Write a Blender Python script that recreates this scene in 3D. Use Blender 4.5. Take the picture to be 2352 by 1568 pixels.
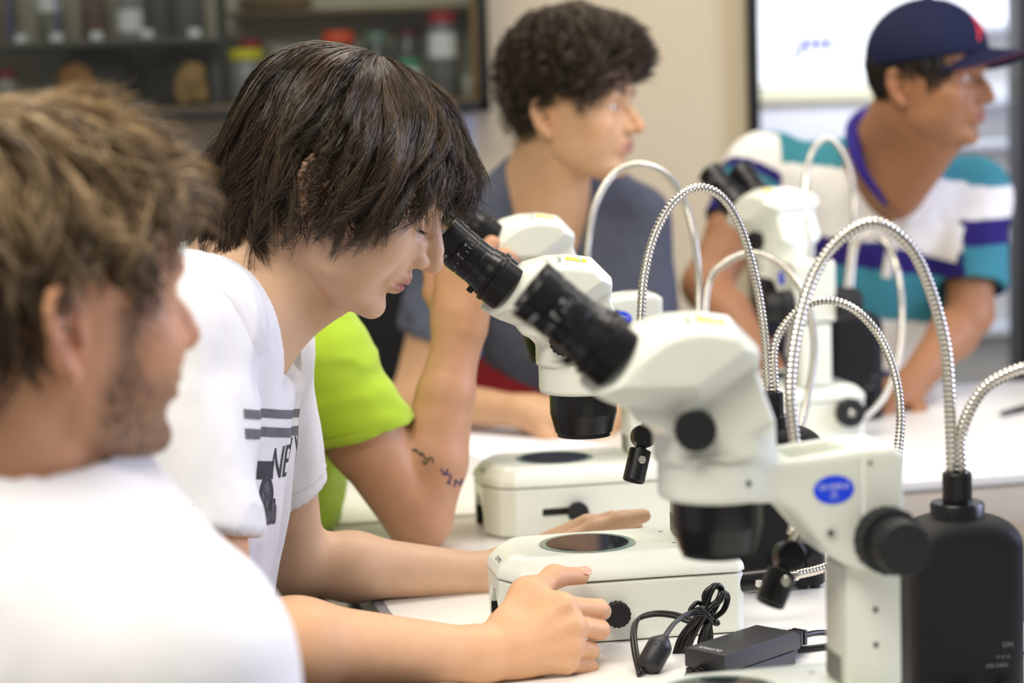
import bpy, bmesh, math, random
import numpy as np
from mathutils import Vector, Matrix, Euler
from mathutils.bvhtree import BVHTree

for o in list(bpy.data.objects):
    bpy.data.objects.remove(o, do_unlink=True)
SC = bpy.context.scene
COL = SC.collection
R = math.radians

# ------------------------------------------------------------------ camera
CAM_Z = 1.31
CAM_ROT = Matrix.Rotation(R(90 - 6.55), 4, 'X') @ Matrix.Rotation(R(-1.83), 4, 'Z')
FPX = 5000.0
cam_data = bpy.data.cameras.new('camera')
cam = bpy.data.objects.new('camera', cam_data)
COL.objects.link(cam)
cam.matrix_world = Matrix.Translation((0, 0, CAM_Z)) @ CAM_ROT
cam_data.sensor_width = 36.0
cam_data.lens = FPX / 2352 * 36.0
cam_data.clip_start = 0.05
cam_data.dof.use_dof = True
cam_data.dof.focus_distance = 2.20
cam_data.dof.aperture_fstop = 3.6
SC.camera = cam

# ------------------------------------------------------------------ world, lights, exposure
world = bpy.data.worlds.new('room_light')
SC.world = world
world.use_nodes = True
bg = world.node_tree.nodes['Background']
bg.inputs['Color'].default_value = (1.0, 0.955, 0.88, 1)
bg.inputs['Strength'].default_value = 0.27

def area(name, loc, target, sx, sy, power, color):
    d = bpy.data.lights.new(name, 'AREA')
    d.shape = 'RECTANGLE'; d.size = sx; d.size_y = sy
    d.energy = power; d.color = color
    o = bpy.data.objects.new(name, d)
    COL.objects.link(o)
    o.location = loc
    v = Vector(target) - Vector(loc)
    o.rotation_euler = v.to_track_quat('-Z', 'Y').to_euler()
    o['kind'] = 'structure'
    return o

area('ceiling_light_near', (-0.5, 0.9, 2.75), (-0.15, 1.9, 0.9), 1.4, 0.7, 40, (1.0, 0.95, 0.86))
area('ceiling_light_middle', (0.5, 2.9, 2.8), (0.5, 2.9, 0.0), 1.6, 0.7, 30, (1.0, 0.93, 0.82))
area('ceiling_light_rear', (-0.7, 4.1, 2.8), (-0.6, 4.4, 0.9), 1.4, 0.6, 17, (1.0, 0.92, 0.80))
area('side_window_light', (3.4, 2.5, 1.8), (0.2, 2.3, 1.0), 2.0, 1.4, 80, (0.62, 0.68, 1.0))
area('next_room_light', (1.05, 5.6, 2.6), (1.0, 6.5, 1.2), 1.6, 0.5, 44, (0.92, 0.95, 1.0))

SC.view_settings.view_transform = 'Standard'
SC.view_settings.look = 'None'
SC.view_settings.gamma = 1.0
SC.view_settings.use_curve_mapping = False
SC.view_settings.exposure = 0.34
try:
    SC.cycles.use_denoising = True
    SC.cycles.denoiser = 'OPENIMAGEDENOISE'
    SC.cycles.max_bounces = 8
    SC.cycles.glossy_bounces = 4
    SC.cycles.transmission_bounces = 6
    SC.cycles.transparent_max_bounces = 8
    SC.cycles.sample_clamp_indirect = 8.0
except Exception:
    pass
# ------------------------------------------------------------------ helpers
def W(px, py, d):
    """world point seen at photo pixel (px, py) and standing at distance d (along world Y)"""
    v = CAM_ROT.to_3x3() @ Vector(((px - 1176) / FPX, -(py - 784) / FPX, -1.0))
    v = v * (d / v.y)
    return Vector((v.x, v.y, v.z + CAM_Z))

def lin(c):
    return c / 12.92 if c <= 0.04045 else ((c + 0.055) / 1.055) ** 2.4

def rgb(r, g, b):
    return (lin(r / 255), lin(g / 255), lin(b / 255), 1.0)

MATS = {}
def mat(name, color, rough=0.5, metallic=0.0, spec=0.5, noise=0.0, noise_scale=40.0, bump=0.0, bump_scale=300.0,
        trans=0.0, ior=1.45, emit=0.0, sss=0.0, attr=None, coat=0.0, sheen=0.0):
    if name in MATS:
        return MATS[name]
    m = bpy.data.materials.new(name)
    m.use_nodes = True
    nt = m.node_tree
    b = nt.nodes['Principled BSDF']
    b.inputs['Roughness'].default_value = rough
    b.inputs['Metallic'].default_value = metallic
    b.inputs['Specular IOR Level'].default_value = spec
    b.inputs['Transmission Weight'].default_value = trans
    b.inputs['IOR'].default_value = ior
    b.inputs['Coat Weight'].default_value = coat
    b.inputs['Sheen Weight'].default_value = sheen
    tc = nt.nodes.new('ShaderNodeTexCoord')
    src = None
    if attr:
        a = nt.nodes.new('ShaderNodeAttribute'); a.attribute_name = attr
        src = a.outputs['Color']
    if noise > 0:
        n = nt.nodes.new('ShaderNodeTexNoise')
        n.inputs['Scale'].default_value = noise_scale
        n.inputs['Detail'].default_value = 5
        nt.links.new(tc.outputs['Object'], n.inputs['Vector'])
        mr = nt.nodes.new('ShaderNodeMapRange')
        mr.inputs['From Min'].default_value = 0.3; mr.inputs['From Max'].default_value = 0.7
        mr.inputs['To Min'].default_value = 1 - noise; mr.inputs['To Max'].default_value = 1 + noise
        nt.links.new(n.outputs['Fac'], mr.inputs['Value'])
        mx = nt.nodes.new('ShaderNodeMix'); mx.data_type = 'RGBA'; mx.blend_type = 'MULTIPLY'
        mx.inputs['Factor'].default_value = 1.0
        if src is not None:
            nt.links.new(src, mx.inputs['A'])
        else:
            mx.inputs['A'].default_value = color
        nt.links.new(mr.outputs['Result'], mx.inputs['B'])
        src = mx.outputs['Result']
    if src is not None:
        nt.links.new(src, b.inputs['Base Color'])
    else:
        b.inputs['Base Color'].default_value = color
    if bump > 0:
        n2 = nt.nodes.new('ShaderNodeTexNoise')
        n2.inputs['Scale'].default_value = bump_scale
        n2.inputs['Detail'].default_value = 3
        nt.links.new(tc.outputs['Object'], n2.inputs['Vector'])
        bp = nt.nodes.new('ShaderNodeBump')
        bp.inputs['Strength'].default_value = bump
        bp.inputs['Distance'].default_value = 0.002
        nt.links.new(n2.outputs['Fac'], bp.inputs['Height'])
        nt.links.new(bp.outputs['Normal'], b.inputs['Normal'])
    if sss > 0:
        b.inputs['Subsurface Weight'].default_value = sss
        b.inputs['Subsurface Radius'].default_value = (1.0, 0.35, 0.18)
        b.inputs['Subsurface Scale'].default_value = 0.006
    if emit > 0:
        b.inputs['Emission Color'].default_value = color
        b.inputs['Emission Strength'].default_value = emit
    MATS[name] = m
    return m

def link(name, me, m=None, parent=None, smooth=True):
    if smooth and len(me.polygons):
        me.polygons.foreach_set('use_smooth', np.ones(len(me.polygons), dtype=bool))
    if m is not None:
        me.materials.clear(); me.materials.append(m)
    o = bpy.data.objects.new(name, me)
    COL.objects.link(o)
    if parent is not None:
        o.parent = parent
    return o

def meshdata(name, verts, faces):
    me = bpy.data.meshes.new(name)
    me.from_pydata([tuple(v) for v in verts], [], faces)
    me.update()
    return me

def mesh_np(name, V, F):
    """fast mesh from numpy: V (n,3), F (m,k)"""
    me = bpy.data.meshes.new(name)
    V = np.ascontiguousarray(V, dtype=np.float32); F = np.ascontiguousarray(F, dtype=np.int32)
    k = F.shape[1]
    me.vertices.add(len(V)); me.vertices.foreach_set('co', V.ravel())
    me.loops.add(F.size); me.loops.foreach_set('vertex_index', F.ravel())
    me.polygons.add(len(F))
    me.polygons.foreach_set('loop_start', np.arange(0, F.size, k, dtype=np.int32))
    me.polygons.foreach_set('loop_total', np.full(len(F), k, dtype=np.int32))
    me.update(calc_edges=True); me.validate()
    return me

def tag(o, label=None, cat=None, group=None, kind=None):
    if label: o['label'] = label
    if cat: o['category'] = cat
    if group: o['group'] = group
    if kind: o['kind'] = kind
    return o

def thing(name, label, cat, loc=(0, 0, 0), rz=0.0, group=None):
    o = bpy.data.objects.new(name, None)
    COL.objects.link(o)
    o.empty_display_size = 0.05
    o.location = loc; o.rotation_euler = (0, 0, rz)
    return tag(o, label, cat, group)

def bm_mesh(bm, name='m'):
    bmesh.ops.recalc_face_normals(bm, faces=bm.faces)
    me = bpy.data.meshes.new(name); bm.to_mesh(me); bm.free()
    return me

def box_mesh(lo, hi, bevel=0.0, seg=2):
    bm = bmesh.new()
    bmesh.ops.create_cube(bm, size=1.0)
    for v in bm.verts:
        v.co = Vector([lo[i] + (v.co[i] + 0.5) * (hi[i] - lo[i]) for i in range(3)])
    if bevel > 0:
        bmesh.ops.bevel(bm, geom=list(bm.edges), offset=bevel, segments=seg, affect='EDGES', profile=0.6)
    return bm_mesh(bm)

def auto_smooth(o, ang=35):
    bm = bmesh.new(); bm.from_mesh(o.data)
    for e in bm.edges:
        e.smooth = not (len(e.link_faces) == 2 and e.calc_face_angle(0) > R(ang))
    bm.to_mesh(o.data); bm.free()
    return o

def frame_from_axis(a):
    a = Vector(a).normalized()
    t = Vector((0, 0, 1)) if abs(a.z) < 0.9 else Vector((1, 0, 0))
    u = a.cross(t).normalized(); v = a.cross(u).normalized()
    return a, u, v

def lathe_mesh(profile, origin=(0, 0, 0), axis=(0, 0, 1), n=40, knurl=None):
    """profile list of (radius, along); knurl = set of profile rows whose radius alternates"""
    a, u, v = frame_from_axis(axis); o = Vector(origin)
    verts = []; faces = []; rows = []
    for i, (r, s) in enumerate(profile):
        if r < 1e-7:
            rows.append([len(verts)]); verts.append(o + a * s)
        else:
            row = []
            for k in range(n):
                t = 2 * math.pi * k / n
                rr = r
                if knurl and i in knurl:
                    rr = r * (1.0 if (k % 4) < 2 else 0.94)
                row.append(len(verts)); verts.append(o + a * s + (u * math.cos(t) + v * math.sin(t)) * rr)
            rows.append(row)
    for i in range(len(rows) - 1):
        A, B = rows[i], rows[i + 1]
        if len(A) == 1 and len(B) == 1: continue
        for k in range(n):
            k2 = (k + 1) % n
            if len(A) == 1: faces.append((A[0], B[k], B[k2]))
            elif len(B) == 1: faces.append((A[k], B[0], A[k2]))
            else: faces.append((A[k], B[k], B[k2], A[k2]))
    bm = bmesh.new()
    me = meshdata('lathe', verts, faces)
    bm.from_mesh(me); bpy.data.meshes.remove(me)
    return bm_mesh(bm)

def lathe(name, profile, m, parent, origin=(0, 0, 0), axis=(0, 0, 1), n=40, knurl=None, ang=35):
    o = link(name, lathe_mesh(profile, origin, axis, n, knurl), m, parent)
    return auto_smooth(o, ang)

def boxpart(name, lo, hi, m, parent, bevel=0.002, seg=2):
    o = link(name, box_mesh(lo, hi, bevel, seg), m, parent)
    return auto_smooth(o, 40)

def catmull(pts, per=10):
    P = [np.array(p, float) for p in pts]
    P = [2 * P[0] - P[1]] + P + [2 * P[-1] - P[-2]]
    out = []
    for i in range(1, len(P) - 2):
        p0, p1, p2, p3 = P[i - 1], P[i], P[i + 1], P[i + 2]
        for k in range(per):
            t = k / per
            out.append(0.5 * ((2 * p1) + (-p0 + p2) * t + (2 * p0 - 5 * p1 + 4 * p2 - p3) * t * t + (-p0 + 3 * p1 - 3 * p2 + p3) * t ** 3))
    out.append(P[-2])
    return np.array(out)

def resample(C, step):
    seg = np.linalg.norm(np.diff(C, axis=0), axis=1)
    s = np.concatenate([[0], np.cumsum(seg)])
    n = max(2, int(round(s[-1] / step)) + 1)
    t = np.linspace(0, s[-1], n)
    return np.stack([np.interp(t, s, C[:, i]) for i in range(3)], 1)

def sweep_mesh(C, radii, n=12, cap=True):
    """tube along points C (m,3) with a radius per point"""
    C = np.asarray(C, float); m = len(C)
    radii = np.broadcast_to(np.asarray(radii, float), (m,))
    T = np.gradient(C, axis=0); T /= np.linalg.norm(T, axis=1)[:, None] + 1e-12
    N = np.zeros_like(T)
    ref = np.array([0.0, 0.0, 1.0]) if abs(T[0, 2]) < 0.9 else np.array([1.0, 0, 0])
    nrm = np.cross(T[0], ref); nrm /= np.linalg.norm(nrm); N[0] = nrm
    for i in range(1, m):
        v = N[i - 1] - T[i] * np.dot(N[i - 1], T[i])
        N[i] = v / (np.linalg.norm(v) + 1e-12)
    B = np.cross(T, N)
    a = np.linspace(0, 2 * math.pi, n, endpoint=False)
    V = (C[:, None, :] + radii[:, None, None] * (np.cos(a)[None, :, None] * N[:, None, :] + np.sin(a)[None, :, None] * B[:, None, :])).reshape(-1, 3)
    i = np.arange(m - 1)[:, None] * n; k = np.arange(n)[None, :]; k2 = (k + 1) % n
    F = np.stack([i + k, i + k2, i + n + k2, i + n + k], -1).reshape(-1, 4)
    if cap:
        V = np.vstack([V, C[0], C[-1]]); c0, c1 = len(V) - 2, len(V) - 1
        kk = np.arange(n); kk2 = (kk + 1) % n
        F = np.vstack([F, np.stack([kk2, kk, np.full(n, c0), np.full(n, c0)], -1)[:, :4], np.stack([(m - 1) * n + kk, (m - 1) * n + kk2, np.full(n, c1), np.full(n, c1)], -1)])
        quads = F[:len(F) - 2 * n]; tris = F[len(F) - 2 * n:, :3]
        me = bpy.data.meshes.new('tube')
        me.from_pydata(V.tolist(), [], quads.tolist() + tris.tolist()); me.update()
        return me
    return mesh_np('tube', V, F)

def tube(name, pts, r, m, parent=None, n=12, per=8, step=None):
    C = catmull(pts, per)
    if step: C = resample(C, step)
    return link(name, sweep_mesh(C, r, n), m, parent)

# ------------------------------------------------------------------ signed distance modelling (one continuous smooth surface)
def smin(a, b, k):
    if k <= 0: return np.minimum(a, b)
    h = np.maximum(k - np.abs(a - b), 0) / k
    return np.minimum(a, b) - h * h * k * 0.25

def smax(a, b, k):
    return -smin(-a, -b, k)

def make_axis(lo, hi, h, fine):
    out = [lo]; x = lo
    while x < hi:
        st = h
        for a, b, s in fine:
            if a <= x <= b: st = min(st, s)
            else:
                gap = (a - x) if x < a else (x - b)
                st = min(st, s + gap * 0.12)
        x += st; out.append(x)
    return np.array(out, dtype=np.float32)

class Field:
    def __init__(s, lo, hi, h, fine=((), (), ())):
        s.ax = [make_axis(lo[i], hi[i], h, fine[i]) for i in range(3)]
        s.D = np.full([len(a) for a in s.ax], 1.0, dtype=np.float32)
    def region(s, lo, hi):
        sl = []
        for i in range(3):
            a = int(np.searchsorted(s.ax[i], lo[i])); b = int(np.searchsorted(s.ax[i], hi[i]))
            a = max(0, a - 1); b = min(len(s.ax[i]), b + 1)
            if b - a < 1: return None
            sl.append(slice(a, b))
        return tuple(sl)
    def coords(s, sl):
        return s.ax[0][sl[0]][:, None, None], s.ax[1][sl[1]][None, :, None], s.ax[2][sl[2]][None, None, :]
    def add(s, fn, lo, hi, k=0.0, op='+'):
        pad = k + 0.012
        sl = s.region([lo[i] - pad for i in range(3)], [hi[i] + pad for i in range(3)])
        if sl is None: return s
        d = fn(*s.coords(sl)).astype(np.float32)
        D = s.D[sl]
        if op == '+': s.D[sl] = smin(D, d, k)
        elif op == '-': s.D[sl] = smax(D, -d, k)
        elif op == '&': s.D[sl] = smax(D, d, k)
        return s
    def cone(s, a, b, ra, rb, k=0.01, op='+'):
        a = np.array(a, float); b = np.array(b, float)
        lo = np.minimum(a - ra, b - rb); hi = np.maximum(a + ra, b + rb)
        return s.add(lambda X, Y, Z: sd_cone(X, Y, Z, a, b, ra, rb), lo, hi, k, op)
    def sleeve(s, a, b, ra, rb, k=0.02, hole=None, n=None):
        """tapered tube with a flat open end at b"""
        a = np.array(a, float); b = np.array(b, float)
        d = (b - a) / np.linalg.norm(b - a)
        n = d if n is None else np.array(n, float) / np.linalg.norm(n)
        m = max(ra, rb) * 1.5
        lo = np.minimum(a - m, b - m); hi = np.maximum(a + m, b + m)
        e = b + d * 0.06; re = rb + (rb - ra) * 0.06 / np.linalg.norm(b - a)
        def fn(X, Y, Z):
            c = sd_cone(X, Y, Z, a, e, ra, re)
            return smax(c, (X - b[0]) * n[0] + (Y - b[1]) * n[1] + (Z - b[2]) * n[2], 0.003)
        s.add(fn, lo, hi, k)
        if hole:
            def fh(X, Y, Z):
                c = sd_cone(X, Y, Z, a, e, hole, hole)
                return np.maximum(c, -((X - b[0]) * d[0] + (Y - b[1]) * d[1] + (Z - b[2]) * d[2]) - 0.028)
            s.add(fh, b - m, b + m, 0.002, '-')
        return s
    def chain(s, pts, rad, k=0.01, op='+'):
        for i in range(len(pts) - 1):
            s.cone(pts[i], pts[i + 1], rad[i], rad[i + 1], k, op)
        return s
    def ball(s, c, r, k=0.01, op='+'):
        return s.ell(c, (r, r, r), None, k, op)
    def ell(s, c, r, M=None, k=0.01, op='+'):
        """ellipsoid, M 3x3 with the ellipsoid's axes as columns"""
        c = np.array(c, float); R3 = np.eye(3) if M is None else np.array(M, float)
        ext = np.sqrt(((R3 * np.array(r)[None, :]) ** 2).sum(1))
        def fn(X, Y, Z):
            x, y, z = X - c[0], Y - c[1], Z - c[2]
            p = [(R3[0, i] * x + R3[1, i] * y + R3[2, i] * z) for i in range(3)]
            k0 = np.sqrt((p[0] / r[0]) ** 2 + (p[1] / r[1]) ** 2 + (p[2] / r[2]) ** 2)
            k1 = np.sqrt((p[0] / r[0] ** 2) ** 2 + (p[1] / r[1] ** 2) ** 2 + (p[2] / r[2] ** 2) ** 2)
            return k0 * (k0 - 1.0) / np.maximum(k1, 1e-6)
        return s.add(fn, c - ext, c + ext, k, op)
    def plane(s, p, n, lo, hi, k=0.0, op='&'):
        """keep the side the normal points away from, inside the box lo..hi"""
        p = np.array(p, float); n = np.array(n, float); n = n / np.linalg.norm(n)
        sl = s.region(lo, hi)
        if sl is None: return s
        X, Y, Z = s.coords(sl)
        d = ((X - p[0]) * n[0] + (Y - p[1]) * n[1] + (Z - p[2]) * n[2]).astype(np.float32)
        s.D[sl] = smax(s.D[sl], d, k) if op == '&' else smin(s.D[sl], d, k)
        return s
    def displace(s, fn, lo=None, hi=None):
        sl = s.region(lo, hi) if lo is not None else (slice(None),) * 3
        if sl is None: return s
        X, Y, Z = s.coords(sl)
        s.D[sl] += fn(X, Y, Z).astype(np.float32)
        return s
    def mesh(s, name='sdf'):
        V, F = surface_nets(s.D, s.ax)
        return mesh_np(name, V, F)

def sd_cone(X, Y, Z, a, b, ra, rb):
    ab = b - a; L2 = float(ab @ ab) + 1e-12
    x, y, z = X - a[0], Y - a[1], Z - a[2]
    t = np.clip((x * ab[0] + y * ab[1] + z * ab[2]) / L2, 0, 1)
    return np.sqrt((x - t * ab[0]) ** 2 + (y - t * ab[1]) ** 2 + (z - t * ab[2]) ** 2) - (ra + (rb - ra) * t)

def surface_nets(D, ax):
    nx, ny, nz = D.shape
    S = D < 0
    cnt = np.zeros((nx - 1, ny - 1, nz - 1), dtype=np.uint8)
    for i in (0, 1):
        for j in (0, 1):
            for k in (0, 1):
                cnt += S[i:nx - 1 + i, j:ny - 1 + j, k:nz - 1 + k]
    I = np.argwhere((cnt > 0) & (cnt < 8))
    del cnt
    ci, cj, ck = I[:, 0], I[:, 1], I[:, 2]
    idx = np.full((nx - 1, ny - 1, nz - 1), -1, dtype=np.int32)
    idx[ci, cj, ck] = np.arange(len(I))
    c = {}
    for i in (0, 1):
        for j in (0, 1):
            for k in (0, 1):
                c[i, j, k] = D[ci + i, cj + j, ck + k]
    acc = np.zeros((len(I), 3)); num = np.zeros(len(I))
    for axis in range(3):
        o = [q for q in range(3) if q != axis]
        for u in (0, 1):
            for v in (0, 1):
                A = [0, 0, 0]; A[o[0]] = u; A[o[1]] = v
                B = list(A); B[axis] = 1
                da, db = c[tuple(A)], c[tuple(B)]
                m = (da < 0) != (db < 0)
                t = np.where(m, da / np.where(m, da - db, 1), 0)
                acc[m, o[0]] += u; acc[m, o[1]] += v; acc[m, axis] += t[m]
                num[m] += 1
    f = acc / num[:, None]
    V = np.empty((len(I), 3))
    for q, cc in enumerate((ci, cj, ck)):
        a = ax[q]
        V[:, q] = a[cc] + f[:, q] * (a[cc + 1] - a[cc])
    faces = []
    # x edges
    e = np.argwhere(S[:-1, 1:-1, 1:-1] != S[1:, 1:-1, 1:-1]); i, j, k = e[:, 0], e[:, 1] + 1, e[:, 2] + 1
    q = np.stack([idx[i, j - 1, k - 1], idx[i, j, k - 1], idx[i, j, k], idx[i, j - 1, k]], 1)
    fl = ~S[i, j, k]; q[fl] = q[fl][:, ::-1]; faces.append(q)
    e = np.argwhere(S[1:-1, :-1, 1:-1] != S[1:-1, 1:, 1:-1]); i, j, k = e[:, 0] + 1, e[:, 1], e[:, 2] + 1
    q = np.stack([idx[i - 1, j, k - 1], idx[i - 1, j, k], idx[i, j, k], idx[i, j, k - 1]], 1)
    fl = ~S[i, j, k]; q[fl] = q[fl][:, ::-1]; faces.append(q)
    e = np.argwhere(S[1:-1, 1:-1, :-1] != S[1:-1, 1:-1, 1:]); i, j, k = e[:, 0] + 1, e[:, 1] + 1, e[:, 2]
    q = np.stack([idx[i - 1, j - 1, k], idx[i, j - 1, k], idx[i, j, k], idx[i - 1, j, k]], 1)
    fl = ~S[i, j, k]; q[fl] = q[fl][:, ::-1]; faces.append(q)
    F = np.vstack(faces)
    F = F[(F >= 0).all(1)]
    return V, F

def poly_sd(px, py, P):
    """signed distance of points to polygon P (n,2), negative inside"""
    P = np.asarray(P, float); n = len(P)
    d = np.full(np.broadcast(px, py).shape, 1e9); s = np.ones_like(d)
    for i in range(n):
        a = P[i]; b = P[i - 1]
        ex, ey = b[0] - a[0], b[1] - a[1]
        wx, wy = px - a[0], py - a[1]
        t = np.clip((wx * ex + wy * ey) / (ex * ex + ey * ey + 1e-15), 0, 1)
        d = np.minimum(d, (wx - ex * t) ** 2 + (wy - ey * t) ** 2)
        c1 = py >= a[1]; c2 = py < b[1]; c3 = ex * wy > ey * wx
        f = (c1 & c2 & c3) | (~c1 & ~c2 & ~c3)
        s = np.where(f, -s, s)
    return s * np.sqrt(d)

def vcolor(me, C, name='Col'):
    a = me.attributes.new(name, 'FLOAT_COLOR', 'POINT')
    C = np.asarray(C, dtype=np.float32)
    if C.shape[1] == 3: C = np.hstack([C, np.ones((len(C), 1), np.float32)])
    a.data.foreach_set('color', C.ravel())

def co_np(me):
    a = np.empty(len(me.vertices) * 3, dtype=np.float32); me.vertices.foreach_get('co', a)
    return a.reshape(-1, 3)

def noise3(P, seed=0, scale=1.0, octaves=2):
    """smooth value noise, P (n,3) -> (n,)"""
    P = np.asarray(P, float) * scale
    out = np.zeros(len(P)); amp = 1.0
    for o in range(octaves):
        q = P * (2 ** o) + seed * 17.3
        i = np.floor(q).astype(np.int64); f = q - i; f = f * f * (3 - 2 * f)
        def hsh(x, y, z):
            n = (x * 374761393 + y * 668265263 + z * 2147483647 + seed * 1442695) & 0x7fffffff
            n = ((n ^ (n >> 13)) * 1274126177) & 0x7fffffff
            return ((n ^ (n >> 16)) & 0xffff) / 65535.0
        r = 0
        for a in (0, 1):
            for b in (0, 1):
                for c in (0, 1):
                    w = (f[:, 0] if a else 1 - f[:, 0]) * (f[:, 1] if b else 1 - f[:, 1]) * (f[:, 2] if c else 1 - f[:, 2])
                    r = r + w * hsh(i[:, 0] + a, i[:, 1] + b, i[:, 2] + c)
        out += amp * (r - 0.5) * 2; amp *= 0.5
    return out

def text_mesh(s, size, spacing=1.0):
    cu = bpy.data.curves.new('t', 'FONT')
    cu.body = s; cu.size = size; cu.align_x = 'CENTER'; cu.align_y = 'CENTER'; cu.resolution_u = 3
    cu.space_character = spacing
    ob = bpy.data.objects.new('t', cu); COL.objects.link(ob)
    dg = bpy.context.evaluated_depsgraph_get()
    me = bpy.data.meshes.new_from_object(ob.evaluated_get(dg))
    bpy.data.objects.remove(ob); bpy.data.curves.remove(cu)
    return me

def place_flat(name, me, origin, ux, uy, m, parent, bend=None):
    """put a flat mesh (xy) on the plane origin + x*ux + y*uy"""
    o = Vector(origin); ux = Vector(ux).normalized(); uy = Vector(uy).normalized()
    for v in me.vertices:
        x, y = v.co.x, v.co.y
        v.co = o + ux * x + uy * y if bend is None else bend(x, y)
    me.update()
    return link(name, me, m, parent, smooth=False)

def decal(name, me, origin, ux, uy, m, parent, bvh, off=0.0006, reach=0.2, cut=0.004):
    """flat print pressed along -normal onto a surface"""
    o = Vector(origin); ux = Vector(ux).normalized(); uy = Vector(uy).normalized(); nn = ux.cross(uy).normalized()
    bm = bmesh.new(); bm.from_mesh(me)
    bmesh.ops.triangulate(bm, faces=bm.faces)
    for _ in range(5):
        es = [e for e in bm.edges if e.calc_length() > cut]
        if not es: break
        bmesh.ops.subdivide_edges(bm, edges=es, cuts=1)
        bmesh.ops.triangulate(bm, faces=[f for f in bm.faces if len(f.verts) > 3])
    dead = []
    for v in bm.verts:
        p = o + ux * v.co.x + uy * v.co.y
        hit, n, i, d = bvh.ray_cast(p + nn * reach, -nn, reach * 2)
        if hit is None: dead.append(v)
        else: v.co = hit + nn * off
    bmesh.ops.delete(bm, geom=dead, context='VERTS')
    me2 = bpy.data.meshes.new(name); bm.to_mesh(me2); bm.free()
    return link(name, me2, m, parent)

def bvh_of(me):
    V = co_np(me)
    return BVHTree.FromPolygons([tuple(v) for v in V], [tuple(p.vertices) for p in me.polygons])

def rect_mesh(w, h, nx=1, ny=1):
    vs = [((i / nx - .5) * w, (j / ny - .5) * h, 0) for j in range(ny + 1) for i in range(nx + 1)]
    fs = [(j * (nx + 1) + i, j * (nx + 1) + i + 1, (j + 1) * (nx + 1) + i + 1, (j + 1) * (nx + 1) + i) for j in range(ny) for i in range(nx)]
    return meshdata('rect', vs, fs)

def oval_mesh(a, b, n=40):
    vs = [(0, 0, 0)] + [(a * math.cos(2 * math.pi * k / n), b * math.sin(2 * math.pi * k / n), 0) for k in range(n)]
    return meshdata('oval', vs, [(0, 1 + k, 1 + (k + 1) % n) for k in range(n)])

def copy_tree(o, parent=None):
    c = o.copy(); COL.objects.link(c)
    if parent is not None:
        c.parent = parent
    for ch in list(o.children):
        copy_tree(ch, c)
    return c
# ------------------------------------------------------------------ materials
M_WALL = mat('wall_paint', rgb(216, 201, 170), 0.7, noise=0.03, noise_scale=3, bump=0.1, bump_scale=120)
M_WHITE_WALL = mat('white_wall_paint', rgb(236, 236, 240), 0.7, noise=0.02, noise_scale=3)
M_FLOOR = mat('dark_floor', rgb(62, 58, 56), 0.5, noise=0.15, noise_scale=8)
M_TABLE = mat('white_laminate', rgb(238, 236, 230), 0.28, noise=0.015, noise_scale=6)
M_APRON = mat('beige_board', rgb(214, 202, 184), 0.5, noise=0.04, noise_scale=20)
M_STEEL_GREY = mat('grey_metal', rgb(120, 120, 122), 0.4, 0.6)
M_BLACK_FRAME = mat('black_frame', rgb(16, 16, 17), 0.45)
M_CREAM = mat('cream_enamel', rgb(226, 229, 216), 0.27, noise=0.015, noise_scale=25, bump=0.03, bump_scale=900)
M_CREAM2 = mat('grey_cream_enamel', rgb(205, 207, 195), 0.35, noise=0.03, noise_scale=25)
M_BLACK = mat('black_anodised', rgb(13, 13, 14), 0.32, noise=0.1, noise_scale=60)
M_BLACK_RUBBER = mat('black_rubber', rgb(20, 20, 21), 0.55, bump=0.15, bump_scale=500)
M_BLACK_PLASTIC = mat('black_plastic', rgb(19, 19, 20), 0.55, spec=0.3, bump=0.25, bump_scale=1500)
M_CORD = mat('black_cord', rgb(18, 18, 20), 0.3)
M_CHROME = mat('chrome', rgb(215, 212, 205), 0.16, 1.0)
M_GOOSE = mat('gooseneck_metal', rgb(206, 201, 190), 0.2, 1.0, noise=0.06, noise_scale=200)
M_GLASS_RIM = mat('glass_rim', rgb(175, 200, 190), 0.08, trans=0.6)
M_PLATE_DARK = mat('dark_stage_glass', rgb(34, 40, 44), 0.05, spec=0.6)
M_LENS = mat('eyepiece_lens', rgb(20, 10, 10), 0.03, coat=1.0)
M_LOGO_BLUE = mat('logo_blue', rgb(28, 70, 235), 0.25)
M_PRINT_WHITE = mat('white_print', rgb(232, 236, 238), 0.5)
M_PRINT_GREY = mat('grey_print', rgb(120, 122, 124), 0.6)
M_PRINT_DARK = mat('dark_print', rgb(58, 60, 62), 0.6)
M_STICKER = mat('yellow_sticker', rgb(246, 222, 52), 0.5)
M_STICKER2 = mat('pale_sticker', rgb(252, 238, 130), 0.5)
M_SLOT = mat('slot_dark', rgb(22, 24, 22), 0.6)

# ------------------------------------------------------------------ room
A12 = R(12)
TX = Vector((math.cos(A12), math.sin(A12), 0)); TY = Vector((-math.sin(A12), math.cos(A12), 0))
WALL_Y = 5.1
wx0 = W(1742, 300, WALL_Y).x; wx1 = W(2337, 300, WALL_Y).x
sill_z = 0.55; head_z = 2.35
floor = link('floor', box_mesh((-3.5, -0.5, -0.05), (4.2, 8.0, 0.0)), M_FLOOR, None, False); tag(floor, kind='structure')
def wall_box(name, lo, hi, m=M_WALL):
    o = link(name, box_mesh(lo, hi), m, None, False); tag(o, kind='structure'); return o
wall_box('wall_back', (-3.5, WALL_Y, 0), (wx0 - 0.02, WALL_Y + 0.1, 2.8))
wall_box('wall_below_window', (wx0 - 0.02, WALL_Y, 0), (wx1 + 0.02, WALL_Y + 0.1, sill_z))
wall_box('wall_above_window', (wx0 - 0.02, WALL_Y, head_z), (wx1 + 0.02, WALL_Y + 0.1, 2.8))
wall_box('wall_right', (wx1 + 0.02, WALL_Y, 0), (4.2, WALL_Y + 0.1, 2.8))
p = W(1072, 300, WALL_Y)
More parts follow.
